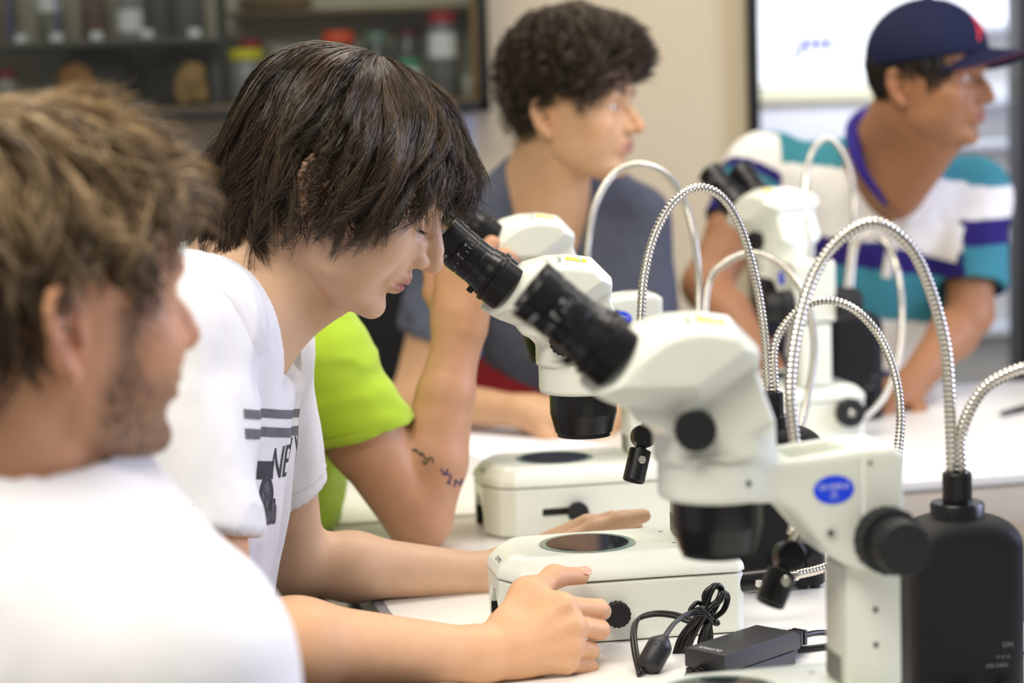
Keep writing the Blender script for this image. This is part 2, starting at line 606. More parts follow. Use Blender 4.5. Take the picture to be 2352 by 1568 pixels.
tr = wall_box('trim_1', (p.x - 0.032, WALL_Y - 0.012, 0.1), (p.x + 0.020, WALL_Y, 1.262), mat('white_trim', rgb(236, 238, 248), 0.4))
# interior window with a black frame
win = thing('window_1', None, None, (0, 0, 0)); tag(win, kind='structure')
fw = 0.026
boxpart('window_frame', (wx0 - fw, WALL_Y - 0.05, sill_z), (wx0, WALL_Y + 0.1, head_z), M_BLACK_FRAME, win, 0.003)
boxpart('window_frame', (wx1, WALL_Y - 0.05, sill_z), (wx1 + fw, WALL_Y + 0.1, head_z), M_BLACK_FRAME, win, 0.003)
boxpart('window_frame', (wx0, WALL_Y - 0.05, head_z - 0.03), (wx1, WALL_Y + 0.1, head_z), M_BLACK_FRAME, win, 0.003)
boxpart('window_sill', (wx0, WALL_Y - 0.04, sill_z - 0.03), (wx1, WALL_Y + 0.18, sill_z), mat('pale_wood_sill', rgb(222, 190, 160), 0.5, noise=0.1, noise_scale=30), win, 0.003)
def clear_glass(name, tint=(0.96, 0.98, 1.0, 1)):
    m = bpy.data.materials.new(name); m.use_nodes = True; nt = m.node_tree
    nt.nodes.remove(nt.nodes['Principled BSDF'])
    out = nt.nodes['Material Output']
    t = nt.nodes.new('ShaderNodeBsdfTransparent'); t.inputs['Color'].default_value = tint
    g = nt.nodes.new('ShaderNodeBsdfGlossy'); g.inputs['Roughness'].default_value = 0.02
    f = nt.nodes.new('ShaderNodeFresnel'); f.inputs['IOR'].default_value = 1.45
    mx = nt.nodes.new('ShaderNodeMixShader')
    nt.links.new(f.outputs['Fac'], mx.inputs['Fac']); nt.links.new(t.outputs['BSDF'], mx.inputs[1]); nt.links.new(g.outputs['BSDF'], mx.inputs[2])
    nt.links.new(mx.outputs['Shader'], out.inputs['Surface'])
    return m
M_PANE = clear_glass('window_glass')
boxpart('window_pane', (wx0, WALL_Y + 0.04, sill_z), (wx1, WALL_Y + 0.046, head_z - 0.03), M_PANE, win, 0)
# bright room beyond
NR_Y = 6.6
wall_box('wall_next_room', (-0.6, NR_Y, 0), (3.6, NR_Y + 0.1, 2.8), M_WHITE_WALL)
wall_box('wall_next_room_side', (3.5, WALL_Y + 0.1, 0), (3.6, NR_Y, 2.8), M_WHITE_WALL)
po = thing('wall_poster', 'white notice sheet with blurred blue writing on the wall of the bright room behind', 'poster', W(1870, 110, NR_Y - 0.01))
s6 = (NR_Y - 0.01) / FPX
ow = po.location
M_PAPER = mat('paper_white', rgb(246, 247, 255), 0.6)
boxpart('sheet', (-130 * s6, -0.003, -82 * s6), (120 * s6, 0.0, 80 * s6), M_PAPER, po, 0)
M_INK = mat('poster_ink', rgb(70, 70, 190), 0.6)
for k, dx in enumerate((-30, -8, 14, 36)):
    boxpart('letter', ((dx - 7) * s6, -0.005, (-6 if k else -16) * s6), ((dx + 8) * s6, -0.003, 24 * s6), M_INK, po, 0)
boxpart('letter', (-55 * s6, -0.005, -30 * s6), (-36 * s6, -0.003, -8 * s6), mat('pale_ink', rgb(150, 150, 225), 0.6), po, 0)
boxpart('text_line', (-110 * s6, -0.005, 52 * s6), (-60 * s6, -0.003, 58 * s6), mat('pale_ink', rgb(150, 150, 225)), po, 0)
boxpart('text_line', (0, -0.005, 50 * s6), (45 * s6, -0.003, 64 * s6), mat('pale_ink', rgb(150, 150, 225)), po, 0)
p0 = W(1700, 215, NR_Y - 0.2); p1 = W(2010, 215, NR_Y - 0.2)
cab2 = thing('low_cabinet', 'pale lilac cupboard below the notice sheet in the bright room', 'cupboard', ((p0.x + p1.x) / 2, NR_Y - 0.22, 0))
wd = (p1.x - p0.x) / 2
boxpart('body', (-wd, -0.2, 0), (wd, 0.2, p0.z - 0.03), mat('lilac_board', rgb(222, 224, 240), 0.5), cab2, 0.004)
boxpart('worktop', (-wd - .01, -0.21, p0.z - 0.03), (wd + .01, 0.21, p0.z + 0.01), mat('cream_top', rgb(240, 238, 214), 0.4), cab2, 0.004)
p0 = W(2150, 500, NR_Y - 0.08); p1 = W(2440, 500, NR_Y - 0.08)
rk = thing('shelf_rack', 'white shelf rack seen right of the capped person in the bright room', 'shelf', ((p0.x + p1.x) / 2, NR_Y - 0.072, 0))
wd = (p1.x - p0.x) / 2
for s in (-1, 1):
    boxpart('side_panel', (s * wd - 0.012, -0.06, 0), (s * wd + 0.012, 0.06, 2.2), M_PAPER, rk, 0.002)
for py in (60, 230, 330, 560, 760):
    z = W(2300, py, NR_Y - 0.15).z
    boxpart('shelf', (-wd, -0.06, z - 0.012), (wd, 0.06, z + 0.012), mat('grey_lilac', rgb(206, 212, 228), 0.5), rk, 0.002)

# ------------------------------------------------------------------ tables
def oriented_box(name, a0, a1, b0, b1, z0, z1, m, parent=None, bevel=0.003):
    me = box_mesh((a0, b0, z0), (a1, b1, z1), bevel)
    me.transform(Matrix.Rotation(A12, 4, 'Z'))
    return auto_smooth(link(name, me, m, parent))
ta = thing('long_table', 'long white laminate table that carries the three near microscopes', 'table', (0, 0, 0))
TA0, TA1, TB0, TB1 = 0.345, 0.965, 0.9, 2.80
oriented_box('tabletop', TA0, TA1, TB0, TB1, 0.722, 0.75, M_TABLE, ta)
oriented_box('edge_band', TA0 - 0.012, TA0 - 0.0005, TB0, TB1, 0.722, 0.7505, mat('grey_edging', rgb(128, 128, 132), 0.4), ta, 0.002)
for a in (TA0 + .06, TA1 - .06):
    for b in (TB0 + .06, TB1 - .06):
        oriented_box('leg', a - .02, a + .02, b - .02, b + .02, 0, 0.722, M_STEEL_GREY, ta)
tb = thing('cross_table', 'white laminate table with a beige front board, standing across behind the microscopes', 'table', (0, 0, 0))
BB0, BB1, BA0, BA1 = 2.825, 3.70, 0.335, 2.3
oriented_box('tabletop', BA0, BA1, BB0, BB1, 0.735, 0.75, M_TABLE, tb)
oriented_box('front_board', BA0 + .01, BA1 - .01, BB0 + .006, BB0 + .024, 0.675, 0.735, M_APRON, tb)
for a in (BA0 + .06, BA1 - .06):
    for b in (BB0 + .06, BB1 - .06):
        oriented_box('leg', a - .02, a + .02, b - .02, b + .02, 0, 0.735, M_STEEL_GREY, tb)
# ------------------------------------------------------------------ stereo microscopes
def extrude_sdf(field_lo, field_hi, h, fn):
    f = Field(field_lo, field_hi, h)
    f.add(fn, field_lo, field_hi, 0.0)
    return f

def micro_head_mesh():
    S = 1 / 2790.0
    def q(px, py): return ((px - 1650) * S, 0.09 + (1545 - py) / 2877.0)
    prof = [q(*p) for p in [(1346, 872), (1404, 906), (1450, 926), (1488, 978), (1500, 1000), (1500, 1066), (1790, 1066), (1787, 996),
                            (1738, 851), (1748, 796), (1688, 730), (1620, 718), (1543, 719), (1474, 737)]]
    prof = np.array(prof)
    tx, tz = zip(*sorted([q(*p) for p in [(1346, 850), (1404, 790), (1474, 737), (1543, 719), (1620, 718), (1688, 730), (1748, 796)]]))
    def fn(X, Y, Z):
        xx, zz = np.meshgrid(X[:, 0, 0], Z[0, 0, :], indexing='ij')
        d2 = poly_sd(xx, zz, prof)[:, None, :]
        # narrow trunk, wide upper housing with a creased lower edge and a crowned top
        zc = 0.316 + 0.70 * np.maximum(X + 0.016, 0)
        t = np.clip((Z - zc + 0.009) / 0.018, 0, 1)
        w = 0.0440 + 0.0185 * t + 0.0 * X
        w = w - 0.22 * np.clip(-0.060 - X, 0, 1)
        lat = np.abs(Y) - w
        rr = np.sqrt(X ** 2 + Y ** 2) - 0.0505
        k0 = np.clip((0.300 - Z) / 0.02, 0, 1)
        rr = rr * k0 + (-0.012) * (1 - k0)
        ztop = np.interp(X[:, 0, 0], tx, tz)[:, None, None]
        kk = 0.011 + 6.6 * np.maximum(-0.013 - X, 0) ** 2
        roof = (Z - (ztop - kk * (Y / 0.0625) ** 2)) * 0.95
        d = smax(d2 + 0 * Y, lat, 0.006)
        d = smax(d, roof, 0.004)
        d = smax(d, rr, 0.006)
        return d
    lo, hi = (-0.125, -0.075, 0.245), (0.055, 0.075, 0.395)
    f = extrude_sdf(lo, hi, 0.0015, fn)
    f.ball((-0.022, -0.043, 0.3075), 0.0085, 0.006)
    f.ball((-0.022, 0.043, 0.3075), 0.0085, 0.006)
    return f.mesh('head')

def micro_arm_mesh():
    S = 1 / 2790.0
    def q(px, py): return ((px - 1650) * S, 0.09 + (1545 - py) / 2877.0)
    prof = np.array([q(*p) for p in [(1700, 1152), (1755, 1158), (1800, 1186), (1842, 1238), (1884, 1292), (1925, 1322), (1965, 1333), (2063, 1333),
                                     (2063, 1062), (2040, 1046), (1965, 1046), (1780, 1062), (1700, 1062)]])
    def fn(X, Y, Z):
        xx, zz = np.meshgrid(X[:, 0, 0], Z[0, 0, :], indexing='ij')
        d2 = poly_sd(xx, zz, prof)[:, None, :]
        d = smax(d2 + 0 * Y, np.abs(Y) - 0.0365, 0.007)
        ring = np.maximum(np.sqrt(X * X + Y * Y) - 0.0475, np.abs(Z - 0.2455) - 0.0185)
        d = smin(d, smax(np.sqrt(X * X + Y * Y) - 0.0475, np.abs(Z - 0.2455) - 0.0185, 0.006), 0.006)
        d = smax(d, -(np.maximum(np.sqrt(X * X + Y * Y) - 0.0385, np.abs(Z - 0.23) - 0.03)), 0.001)
        # hollow pocket on top of the arm
        pk = np.maximum(np.maximum(np.abs(X - 0.082) - 0.025, np.abs(Y) - 0.024), np.abs(Z - 0.265) - 0.022)
        d = smax(d, -pk, 0.004)
        # seam between arm and focus block
        sm = np.maximum(np.abs(X - 0.1115) - 0.0006, 0.0355 - np.abs(Y))
        d = np.maximum(d, -sm)
        return d
    f = extrude_sdf((-0.055, -0.055, 0.155), (0.16, 0.055, 0.285), 0.0015, fn)
    return f.mesh('arm')

BASE_POLY = np.array([(-0.102, -0.034), (-0.085, -0.066), (-0.066, -0.0765), (0.142, -0.079), (0.150, -0.070), (0.150, 0.070), (0.142, 0.079),
                      (-0.066, 0.0765), (-0.085, 0.066), (-0.102, 0.034)])
def base_mesh(lower):
    def fn(X, Y, Z):
        xx, yy = np.meshgrid(X[:, 0, 0], Y[0, :, 0], indexing='ij')
        d2 = (poly_sd(xx, yy, BASE_POLY) )[:, :, None]
        if lower:
            d = smax(d2 + 0.0012 + 0 * Z, np.maximum(Z - 0.0628, 0.001 - Z), 0.002)
            cut = np.maximum(np.maximum(np.abs(Y) - 0.031, Z - 0.046), X + 0.078)
            cut = smax(cut, (Z - 0.034) * 0.7 + (np.abs(Y) - 0.022) * 0.7, 0.004)
            d = smax(d, -cut, 0.002)
            sl = np.maximum(np.maximum(np.abs(X + 0.010) - 0.022, np.abs(Z - 0.031) - 0.0050), Y + 0.070)
            d = np.maximum(d, -sl)
        else:
            top = 0.0885 + 0.0015 * np.clip(X / 0.05, -1, 1) * 0
            ch = d2 * 0.70 + (Z - 0.0725) * 0.72
            d = smax(smax(d2 - 0.0004 + 0 * Z, Z - top, 0.006), ch, 0.006)
            d = np.maximum(d, 0.0642 - Z)
            d = np.maximum(d, -np.maximum(np.sqrt(X * X + Y * Y) - 0.0505, 0.0855 - Z))
        return d
    f = extrude_sdf((-0.112, -0.09, -0.004), (0.16, 0.09, 0.098), 0.0016, fn)
    return f.mesh('base')

def make_microscope(label, loc, rz, group=None):
    t = thing('stereo_microscope', label, 'microscope', loc, rz, group)
    mv = []
    base = link('base', base_mesh(True), M_CREAM, t)
    bm = bmesh.new()
    for lo_, hi_ in (((-0.0800, -0.0315, 0.002), (-0.0775, 0.0315, 0.046)), ((-0.0990, 0.0290, 0.002), (-0.078, 0.0312, 0.045)), ((-0.0990, -0.0312, 0.002), (-0.078, -0.0290, 0.045)), ((-0.0990, -0.031, 0.0440), (-0.078, 0.031, 0.0462))):
        bm.from_mesh(box_mesh(lo_, hi_))
    link('recess_shade', bm_mesh(bm), M_SLOT, base, False)  # dark panels put the front cutout's shade into the colour
    boxpart('slot_shade', (-0.034, -0.0705, 0.0245), (0.014, -0.068, 0.0375), M_SLOT, base, 0)  # dark strip, the slot's inner shade given as colour
    link('base_cover', base_mesh(False), M_CREAM, t)
    lathe('stage_glass', [(0.0435, 0.0855), (0.0435, 0.0884), (0.0498, 0.0884), (0.0498, 0.0855)], M_GLASS_RIM, t, n=72)
    lathe('stage_plate', [(0.0, 0.0852), (0.0433, 0.0852), (0.0433, 0.0886), (0.0, 0.0886)], M_PLATE_DARK, t, n=72)
    for (x, y) in ((0.086, -0.03), (0.086, 0.03)):
        boxpart('clip_hole', (x - .0022, y - .001, 0.0876), (x + .0022, y + .001, 0.0888), M_SLOT, t, 0)
    # slider knob on the base side
    kb = lathe('base_knob', [(0, -0.004), (0.008, -0.004), (0.008, 0.006), (0.0135, 0.006), (0.0135, 0.0150), (0.0125, 0.0160), (0.0, 0.0160)],
          M_BLACK_RUBBER, t, (0.012, -0.0755, 0.031), (0, -1, 0), 64, knurl={3, 4})
    # column
    col = boxpart('column', (0.101, -0.0265, 0.088), (0.1475, 0.0265, 0.185), M_CREAM, t, 0.003)
    col2 = boxpart('column_rail', (0.0985, -0.019, 0.092), (0.1012, 0.019, 0.185), M_CREAM2, col, 0.001)
    boxpart('column_recess', (0.0978, -0.017, 0.092), (0.0987, 0.017, 0.112), mat('recess_green_grey', rgb(110, 114, 104), 0.5), col, 0)
    for z in (0.122, 0.150):
        lathe('screw', [(0, 0), (0.0022, 0), (0.0022, 0.0008), (0, 0.0008)], M_PRINT_DARK, col, (0.125, -0.0266, z), (0, -1, 0), 14)
    arm = link('focus_arm', micro_arm_mesh(), M_CREAM, t); mv.append(arm)
    boxpart('pocket_lining', (0.058, -0.0235, 0.2435), (0.106, 0.0235, 0.2452), M_CREAM2, arm, 0)
    lathe('arm_screw', [(0, 0), (0.0062, 0), (0.0062, 0.0006), (0.0058, 0.0012), (0.0030, 0.0012), (0.0026, 0.0006), (0, 0.0006)], M_CREAM2, arm, (0.0835, -0.0362, 0.197), (0, -1, 0), 24)
    lathe('arm_screw', [(0, 0), (0.0022, 0), (0.0022, 0.0006), (0, 0.0006)], M_SLOT, arm, (0.0835, -0.0374, 0.197), (0, -1, 0), 12)
    lathe('arm_screw', [(0, 0), (0.0024, 0), (0.0024, 0.0006), (0, 0.0006)], M_SLOT, arm, (0.0125, -0.0459, 0.244), (0.26, -0.96, 0), 14)
    lathe('arm_screw', [(0, 0), (0.0016, 0), (0.0016, 0.0006), (0, 0.0006)], M_SLOT, arm, (0.118, -0.0366, 0.252), (0, -1, 0), 14)
    # ring gap
    rg = lathe('lens_collar', [(0.0475, 0.2645), (0.0505, 0.2645), (0.0505, 0.2665), (0.0475, 0.2665)], M_CREAM2, t, n=56); mv.append(rg)
    hd = link('head', micro_head_mesh(), M_CREAM, t); mv.append(hd)
    ob = lathe('objective', [(0.0, 0.233), (0.0365, 0.233), (0.0365, 0.2045), (0.0362, 0.203), (0.0313, 0.1835), (0.0305, 0.1832), (0.0292, 0.1830), (0.0292, 0.1788), (0.0270, 0.1785), (0.026, 0.183), (0, 0.184)],
               M_BLACK, t, n=64, ang=25); mv.append(ob)
    for s in (-1, 1):
        zk = lathe('zoom_knob', [(0, 0), (0.0168, 0), (0.0168, 0.012), (0.0155, 0.0142), (0.0, 0.0142)], M_BLACK_RUBBER, t, (-0.019, s * 0.0425, 0.289), (0, s, 0), 72, knurl={1, 2}); mv.append(zk)
        fk = lathe('focus_knob', [(0, 0), (0.0268, 0), (0.0275, 0.002), (0.0275, 0.017), (0.0262, 0.0185), (0.0222, 0.0190), (0.0222, 0.043), (0.0208, 0.0455), (0.0, 0.0455)],
                   M_BLACK_RUBBER, t, (0.130, s * 0.036, 0.189), (0, s, 0), 80, knurl={2, 3, 6}); mv.append(fk)
        # eyepiece
        e0 = Vector((-0.0835, s * 0.0305, 0.3465)); ax = Vector((-0.762, s * 0.03, 0.648)).normalized()
        ep = lathe('eyepiece', [(0, -0.012), (0.0250, -0.012), (0.0250, 0.0035), (0.0262, 0.0045), (0.0262, 0.0085), (0.0235, 0.0095), (0.0235, 0.013), (0.0228, 0.0135), (0.0214, 0.021), (0.0207, 0.0215), (0.0201, 0.029), (0.0204, 0.0295),
                                (0.0204, 0.0405), (0.0199, 0.041), (0.0199, 0.0425), (0.0206, 0.043), (0.0206, 0.0535), (0.0200, 0.054), (0.0200, 0.0550), (0.0212, 0.056), (0.0222, 0.0725), (0.0217, 0.0735),
                                (0.0203, 0.0735), (0.0178, 0.066), (0.0165, 0.062), (0, 0.062)],
                   M_BLACK, t, e0, ax, 56, ang=22); mv.append(ep)
        lathe('lens', [(0, 0), (0.0160, 0.0), (0.0, 0.003)], M_LENS, ep, e0 + ax * 0.0622, ax, 32)
        dn = Vector((-0.62, 0, -0.78)); dn = (dn - ax * dn.dot(ax)).normalized()
        lathe('clamp_screw', [(0, -0.002), (0.0035, -0.002), (0.0035, 0.0045), (0.0028, 0.005), (0, 0.005)], M_BLACK, ep, e0 + ax * 0.018 + dn * 0.0215, dn, 14)
        sd = Vector((0, s, 0)); sd = (sd - ax * sd.dot(ax)).normalized()
        up = ax.cross(sd)
        def ring_pt(al, an, r): return e0 + ax * al + (sd * math.cos(an) + up * math.sin(an) * s) * r
        lathe('clamp_screw', [(0, -0.002), (0.0022, -0.002), (0.0022, 0.0012), (0.0012, 0.0018), (0, 0.0018)], M_BLACK, ep, e0 + ax * 0.0355 + sd * 0.0204, sd, 14)
        if s == -1:
            for k, (an, ln) in enumerate([(-0.75, 0.003), (-0.45, 0.003), (-0.1, 0.0045), (0.3, 0.003), (0.55, 0.0045), (0.75, 0.003)]):
                pts = [ring_pt(0.044 + ln * q_ / 3, -an, 0.02075) for q_ in range(4)]
                link('scale_mark', sweep_mesh(np.array(pts), 0.00022, 5), M_PRINT_WHITE, ep)
            def wrap(me, al, an0, flip=1):
                for v in me.vertices:
                    x, y = v.co.x, v.co.y
                    v.co = ring_pt(al + y, an0 + x / 0.0208 * flip, 0.02085 if al < 0.055 else 0.0219)
                me.update(); return me
            link('scale_number', wrap(text_mesh('+5', 0.0038), 0.0508, -0.52, -1), M_PRINT_WHITE, ep, False)
            link('scale_number', wrap(text_mesh('-0', 0.0038), 0.0508, 0.08, -1), M_PRINT_WHITE, ep, False)
            link('lettering', wrap(text_mesh('OLYMPUS', 0.0034), 0.0595, 0.80, -1), M_PRINT_WHITE, ep, False)
    # true size of the optical head, arm and column
    def shrink(o, kz=True):
        V = co_np(o.data); V[:, :2] *= 0.955
        if kz: V[:, 2] = 0.24 + (V[:, 2] - 0.24) * 0.955
        o.data.vertices.foreach_set('co', V.ravel()); o.data.update()
        for c_ in o.children: shrink(c_, kz)
    for o in mv:
        if not o.name.startswith('eyepiece'): shrink(o)
    shrink(col, False)
    # prints
    side = (0.0830, -0.0352, 0.2325)
    lo_ = place_flat('badge', oval_mesh(0.0165, 0.0112), side, (1, 0, 0), (0, 0, 1), M_LOGO_BLUE, t); mv.append(lo_)
    place_flat('badge_lettering', text_mesh('OLYMPUS', 0.0056), (side[0], side[1] - 0.0003, side[2] + 0.0022), (1, 0, 0), (0, 0, 1), M_PRINT_WHITE, lo_)
    place_flat('badge_lettering', text_mesh('SZ', 0.0042), (side[0], side[1] - 0.0003, side[2] - 0.0025), (1, 0, 0), (0, 0, 1), M_PRINT_WHITE, lo_)
    place_flat('badge_lettering', text_mesh('TOKYO', 0.0022), (side[0], side[1] - 0.0003, side[2] - 0.0062), (1, 0, 0), (0, 0, 1), M_PRINT_WHITE, lo_)
    hb = bvh_of(hd.data)
    # prints on the top of the head: read from the user's side
    uy = (1, 0, 0); ux = (0, -1, 0)
    mv.append(decal('sticker', rect_mesh(0.015, 0.021), (-0.004, -0.030, 0.39), ux, uy, M_STICKER, t, hb, 0.0004, 0.1))
    for k in range(3):
        decal('sticker_print', rect_mesh(0.010, 0.0025), (0.0005 - 0.0045 * k, -0.030, 0.39), ux, uy, M_STICKER2 if k else mat('sticker_blue', rgb(120, 190, 215), 0.5), mv[-1], hb, 0.0007, 0.1)
    mv.append(decal('lettering', text_mesh('OLYMPUS', 0.0055), (-0.0215, -0.031, 0.39), ux, uy, M_PRINT_DARK, t, hb, 0.0004, 0.1))
    mv.append(decal('lettering', text_mesh('SZ61', 0.0055), (-0.034, -0.031, 0.39), ux, uy, mat('faint_print', rgb(186, 188, 180), 0.6), t, hb, 0.0004, 0.1))
    cb = bvh_of(t.children[[c.name.split('.')[0] for c in t.children].index('base_cover')].data)
    nn = Vector((-0.80, -0.18, 0.58)).normalized(); uxx = Vector((-0.22, 0.975, 0)).normalized() * -1
    decal('lettering', text_mesh('OLYMPUS', 0.0066, 0.85), (-0.0965, -0.008, 0.079), Vector((0, -1, 0)), Vector((0, -1, 0)).cross(nn) * -1, M_PRINT_DARK, t, cb, 0.0004, 0.05, 0.003)
    return t, mv

m1_axis = W(1655, 1585, 1.66); m2_axis = W(1349, 1258, 2.24); m3_axis = W(1273, 1053, 2.78)
TZ = 0.7502
def place_micro(t, mv, x, y, rz, dz, hz=0.0):
    for o in mv:
        if o.name.split('.')[0] in ('head', 'eyepiece', 'zoom_knob', 'sticker', 'lettering'): o.rotation_euler.z = hz
    t.location = (x, y, TZ); t.rotation_euler = (0, 0, rz)
    for o in mv: o.location.z += dz

m2, mv2 = make_microscope('white stereo microscope whose eyepiece touches the face of the dark-haired person', (0, 0, TZ), 0)
mv_names = [o.name for o in mv2]
def dup_micro(label):
    c = m2.copy(); COL.objects.link(c); c['label'] = label
    mv = []
    for ch in list(m2.children):
        d = copy_tree(ch, c)
        if ch.name in mv_names: mv.append(d)
    return c, mv
m1, mv1 = dup_micro('white stereo microscope with no one looking in, large and nearest to the camera')
m3, mv3 = dup_micro('white stereo microscope held by the person in the lime shirt')
m4, mv4 = dup_micro('white stereo microscope seen from its back in front of the capped person')
for a_, b_ in ((m1, mv1), (m2, mv2), (m3, mv3), (m4, mv4)):
    a_['group'] = 'stereo microscopes on the tables'
place_micro(m1, mv1, m1_axis.x, m1_axis.y, R(12), 0.0165, R(-13))
place_micro(m2, mv2, m2_axis.x, m2_axis.y, R(9.5), 0.0205, R(-10))
place_micro(m3, mv3, m3_axis.x, m3_axis.y, R(10), 0.034, R(-8))
m4_axis = W(1806, 800, 3.50)
place_micro(m4, mv4, m4_axis.x, m4_axis.y, R(-78), 0.022, R(24))
lathe('base_knob', [(0, 0), (0.0225, 0), (0.0225, 0.014), (0.021, 0.0155), (0.0, 0.0155)], M_BLACK_RUBBER, m4, (0.150, 0.048, 0.046), (1, 0, 0), 40)
lathe('knob_screw', [(0, 0.0155), (0.006, 0.0155), (0.0045, 0.0175), (0.0, 0.0175)], M_CHROME, m4, (0.150, 0.048, 0.046), (1, 0, 0), 20)

# ------------------------------------------------------------------ gooseneck light sources
def goose_mesh(C, r=0.0042, pitch=0.0046):
    C = resample(C, pitch / 4)
    n = len(C)
    rad = r * np.where((np.arange(n) % 4) < 2, 1.0, 0.80)
    rad[(np.arange(n) % 4) == 0] = r * 0.97
    return sweep_mesh(C, rad, 14)

def gooseneck(parent, pts, r=0.0042):
    C = catmull(pts, 14)
    inv = np.array(parent.matrix_basis.inverted())
    C = (np.hstack([C, np.ones((len(C), 1))]) @ inv.T)[:, :3]
    return link('gooseneck', goose_mesh(C, r), M_GOOSE, parent)

def light_tip(parent, joint, tip, r=0.0115, joint_r=0.0125, axis_side=None):
    """ball joint plus black spot barrel"""
    Mi = parent.matrix_basis.inverted()
    j = Mi @ Vector(joint); e = Mi @ Vector(tip)
    ax = (e - j).normalized(); L = (e - j).length
    sd = Mi.to_3x3() @ Vector((0.17, -0.985, 0)); sd = (sd - ax * sd.dot(ax)).normalized()
    sp = lathe('spot_barrel', [(0, joint_r * 0.9), (r * 0.5, joint_r * 0.9), (r * .5, joint_r * 1.15), (r * 0.95, joint_r * 1.15), (r, joint_r * 1.2), (r, L), (r * 0.9, L + 0.0008), (r * 0.8, L - 0.003), (0, L - 0.004)], M_BLACK, parent, j, ax, 32)
    lathe('thumb_screw', [(0, -0.002), (0.0042, -0.002), (0.0042, 0.003), (0.0036, 0.0037), (0, 0.0037)], M_CHROME, sp, j + ax * (L * 0.55) + sd * r, sd, 18)
    jt = lathe('swivel_joint', [(0, -0.0075), (joint_r * 0.9, -0.0075), (joint_r, -0.0065), (joint_r, 0.0065), (joint_r * 0.9, 0.0075), (0, 0.0075)], M_BLACK, parent, j, sd, 32)
    lathe('joint_ferrule', [(0.0, 0.0), (0.0052, 0.0), (0.0052, 0.012), (0.0, 0.012)], M_CHROME, jt, j - ax * (joint_r + 0.008), ax, 18)

def light_source(label, loc, rz):
    t = thing('light_source', label, 'lamp', loc, rz, 'gooseneck light sources beside the microscopes')
    w, d, h = 0.0505, 0.037, 0.182
    def fn(X, Y, Z):
        q = smax(np.abs(X) - w, np.abs(Y) - d, 0.022)
        top = Z - (h - 0.012 * (np.abs(X) / w) ** 2.2 - 0.004 * (Y / d) ** 2)
        return smax(smax(q, top, 0.014), 0.004 - Z, 0.002)
    f = extrude_sdf((-0.06, -0.045, -0.002), (0.06, 0.045, 0.195), 0.002, fn)
    link('housing', f.mesh('housing'), M_BLACK_PLASTIC, t)
    nk = lathe('neck_collar', [(0, 0.172), (0.0235, 0.172), (0.0235, 0.190), (0.0222, 0.192), (0.0, 0.192)], M_BLACK, t, (-0.002, 0, 0), n=44)
    lathe('neck_stem', [(0.0, 0.190), (0.0128, 0.190), (0.0128, 0.217), (0.0115, 0.2185), (0, 0.2185)], M_BLACK, nk, (-0.002, 0, 0), n=36)
    for x in (-0.010, 0.028):
        lathe('front_knob', [(0, 0), (0.0075, 0), (0.0068, 0.012), (0, 0.012)], M_BLACK_RUBBER, t, (x, -0.036, 0.035), (0, -1, 0), 24)
    for (s_, sz, x, z) in (('ON', 0.006, 0.030, 0.072), ('o o o', 0.0055, 0.026, 0.062), ('100-240V', 0.0052, 0.020, 0.054)):
        place_flat('lettering', text_mesh(s_, sz), (x, -0.03735, z), (1, 0, 0), (0, 0, 1), M_PRINT_GREY, t)
    for c in (-1, 1):
        for e in (-1, 1):
            lathe('foot', [(0, 0), (0.006, 0), (0.006, 0.005), (0, 0.005)], M_BLACK_RUBBER, t, (c * 0.037, e * 0.024, 0.0), n=14)
    return t

def put_light(label, px, py_top, d, rz):
    c = W(px, py_top, d)
    t = light_source(label, (c.x, c.y, TZ), rz)
    bpy.context.view_layer.update()
    return t
def neck(t):
    return t.matrix_basis @ Vector((-0.002, 0, 0.217))

L1 = put_light('black light source nearest to the camera, at the right edge of the long table', 2204, 1185, 1.87, R(6))
n1 = neck(L1)
gooseneck(L1, [n1 + Vector((-.004, 0, -.006)), W(2183, 960, 1.87), W(2172, 800, 1.865), W(2135, 660, 1.86), W(2085, 560, 1.85), W(2010, 512, 1.845), W(1935, 545, 1.84), W(1870, 630, 1.835),
               W(1830, 760, 1.83), W(1815, 900, 1.825), W(1831, 1060, 1.82), W(1838, 1150, 1.81), W(1822, 1225, 1.79)], 0.0056)
gooseneck(L1, [n1 + Vector((.005, 0, -.006)), W(2207, 1000, 1.87), W(2245, 910, 1.865), W(2300, 865, 1.855), W(2380, 840, 1.84), W(2470, 850, 1.82), W(2540, 930, 1.80)], 0.0056)
light_tip(L1, W(2552, 965, 1.79), W(2566, 1060, 1.785), 0.0125, 0.0128)
light_tip(L1, W(1812, 1276, 1.775), W(1768, 1385, 1.760), 0.0125, 0.0128)
L2 = put_light('black light source half hidden behind the head of the nearest microscope', 1778, 945, 2.40, R(8))
n2 = neck(L2)
gooseneck(L2, [n2 + Vector((-.004, 0, -.006)), W(1756, 770, 2.4), W(1735, 640, 2.4), W(1700, 520, 2.39), W(1655, 450, 2.38), W(1600, 431, 2.37), W(1545, 466, 2.36), W(1503, 540, 2.355), W(1480, 630, 2.35),
               W(1472, 730, 2.34), W(1468, 860, 2.31), W(1472, 960, 2.27)], 0.0053)
light_tip(L2, W(1478, 1002, 2.25), W(1455, 1104, 2.235), 0.0115, 0.0125)
gooseneck(L2, [n2 + Vector((.004, 0, -.006)), W(1778, 800, 2.4), W(1812, 735, 2.4), W(1860, 697, 2.4), W(1915, 691, 2.4), W(1970, 715, 2.4), W(2022, 775, 2.4), W(2056, 860, 2.39), W(2068, 950, 2.38),
               W(2062, 1040, 2.36), W(2045, 1150, 2.33), W(1990, 1250, 2.29), W(1900, 1300, 2.25), W(1815, 1322, 2.22)], 0.0053)
light_tip(L2, W(1790, 1326, 2.21), W(1686, 1338, 2.20), 0.0115, 0.0118)
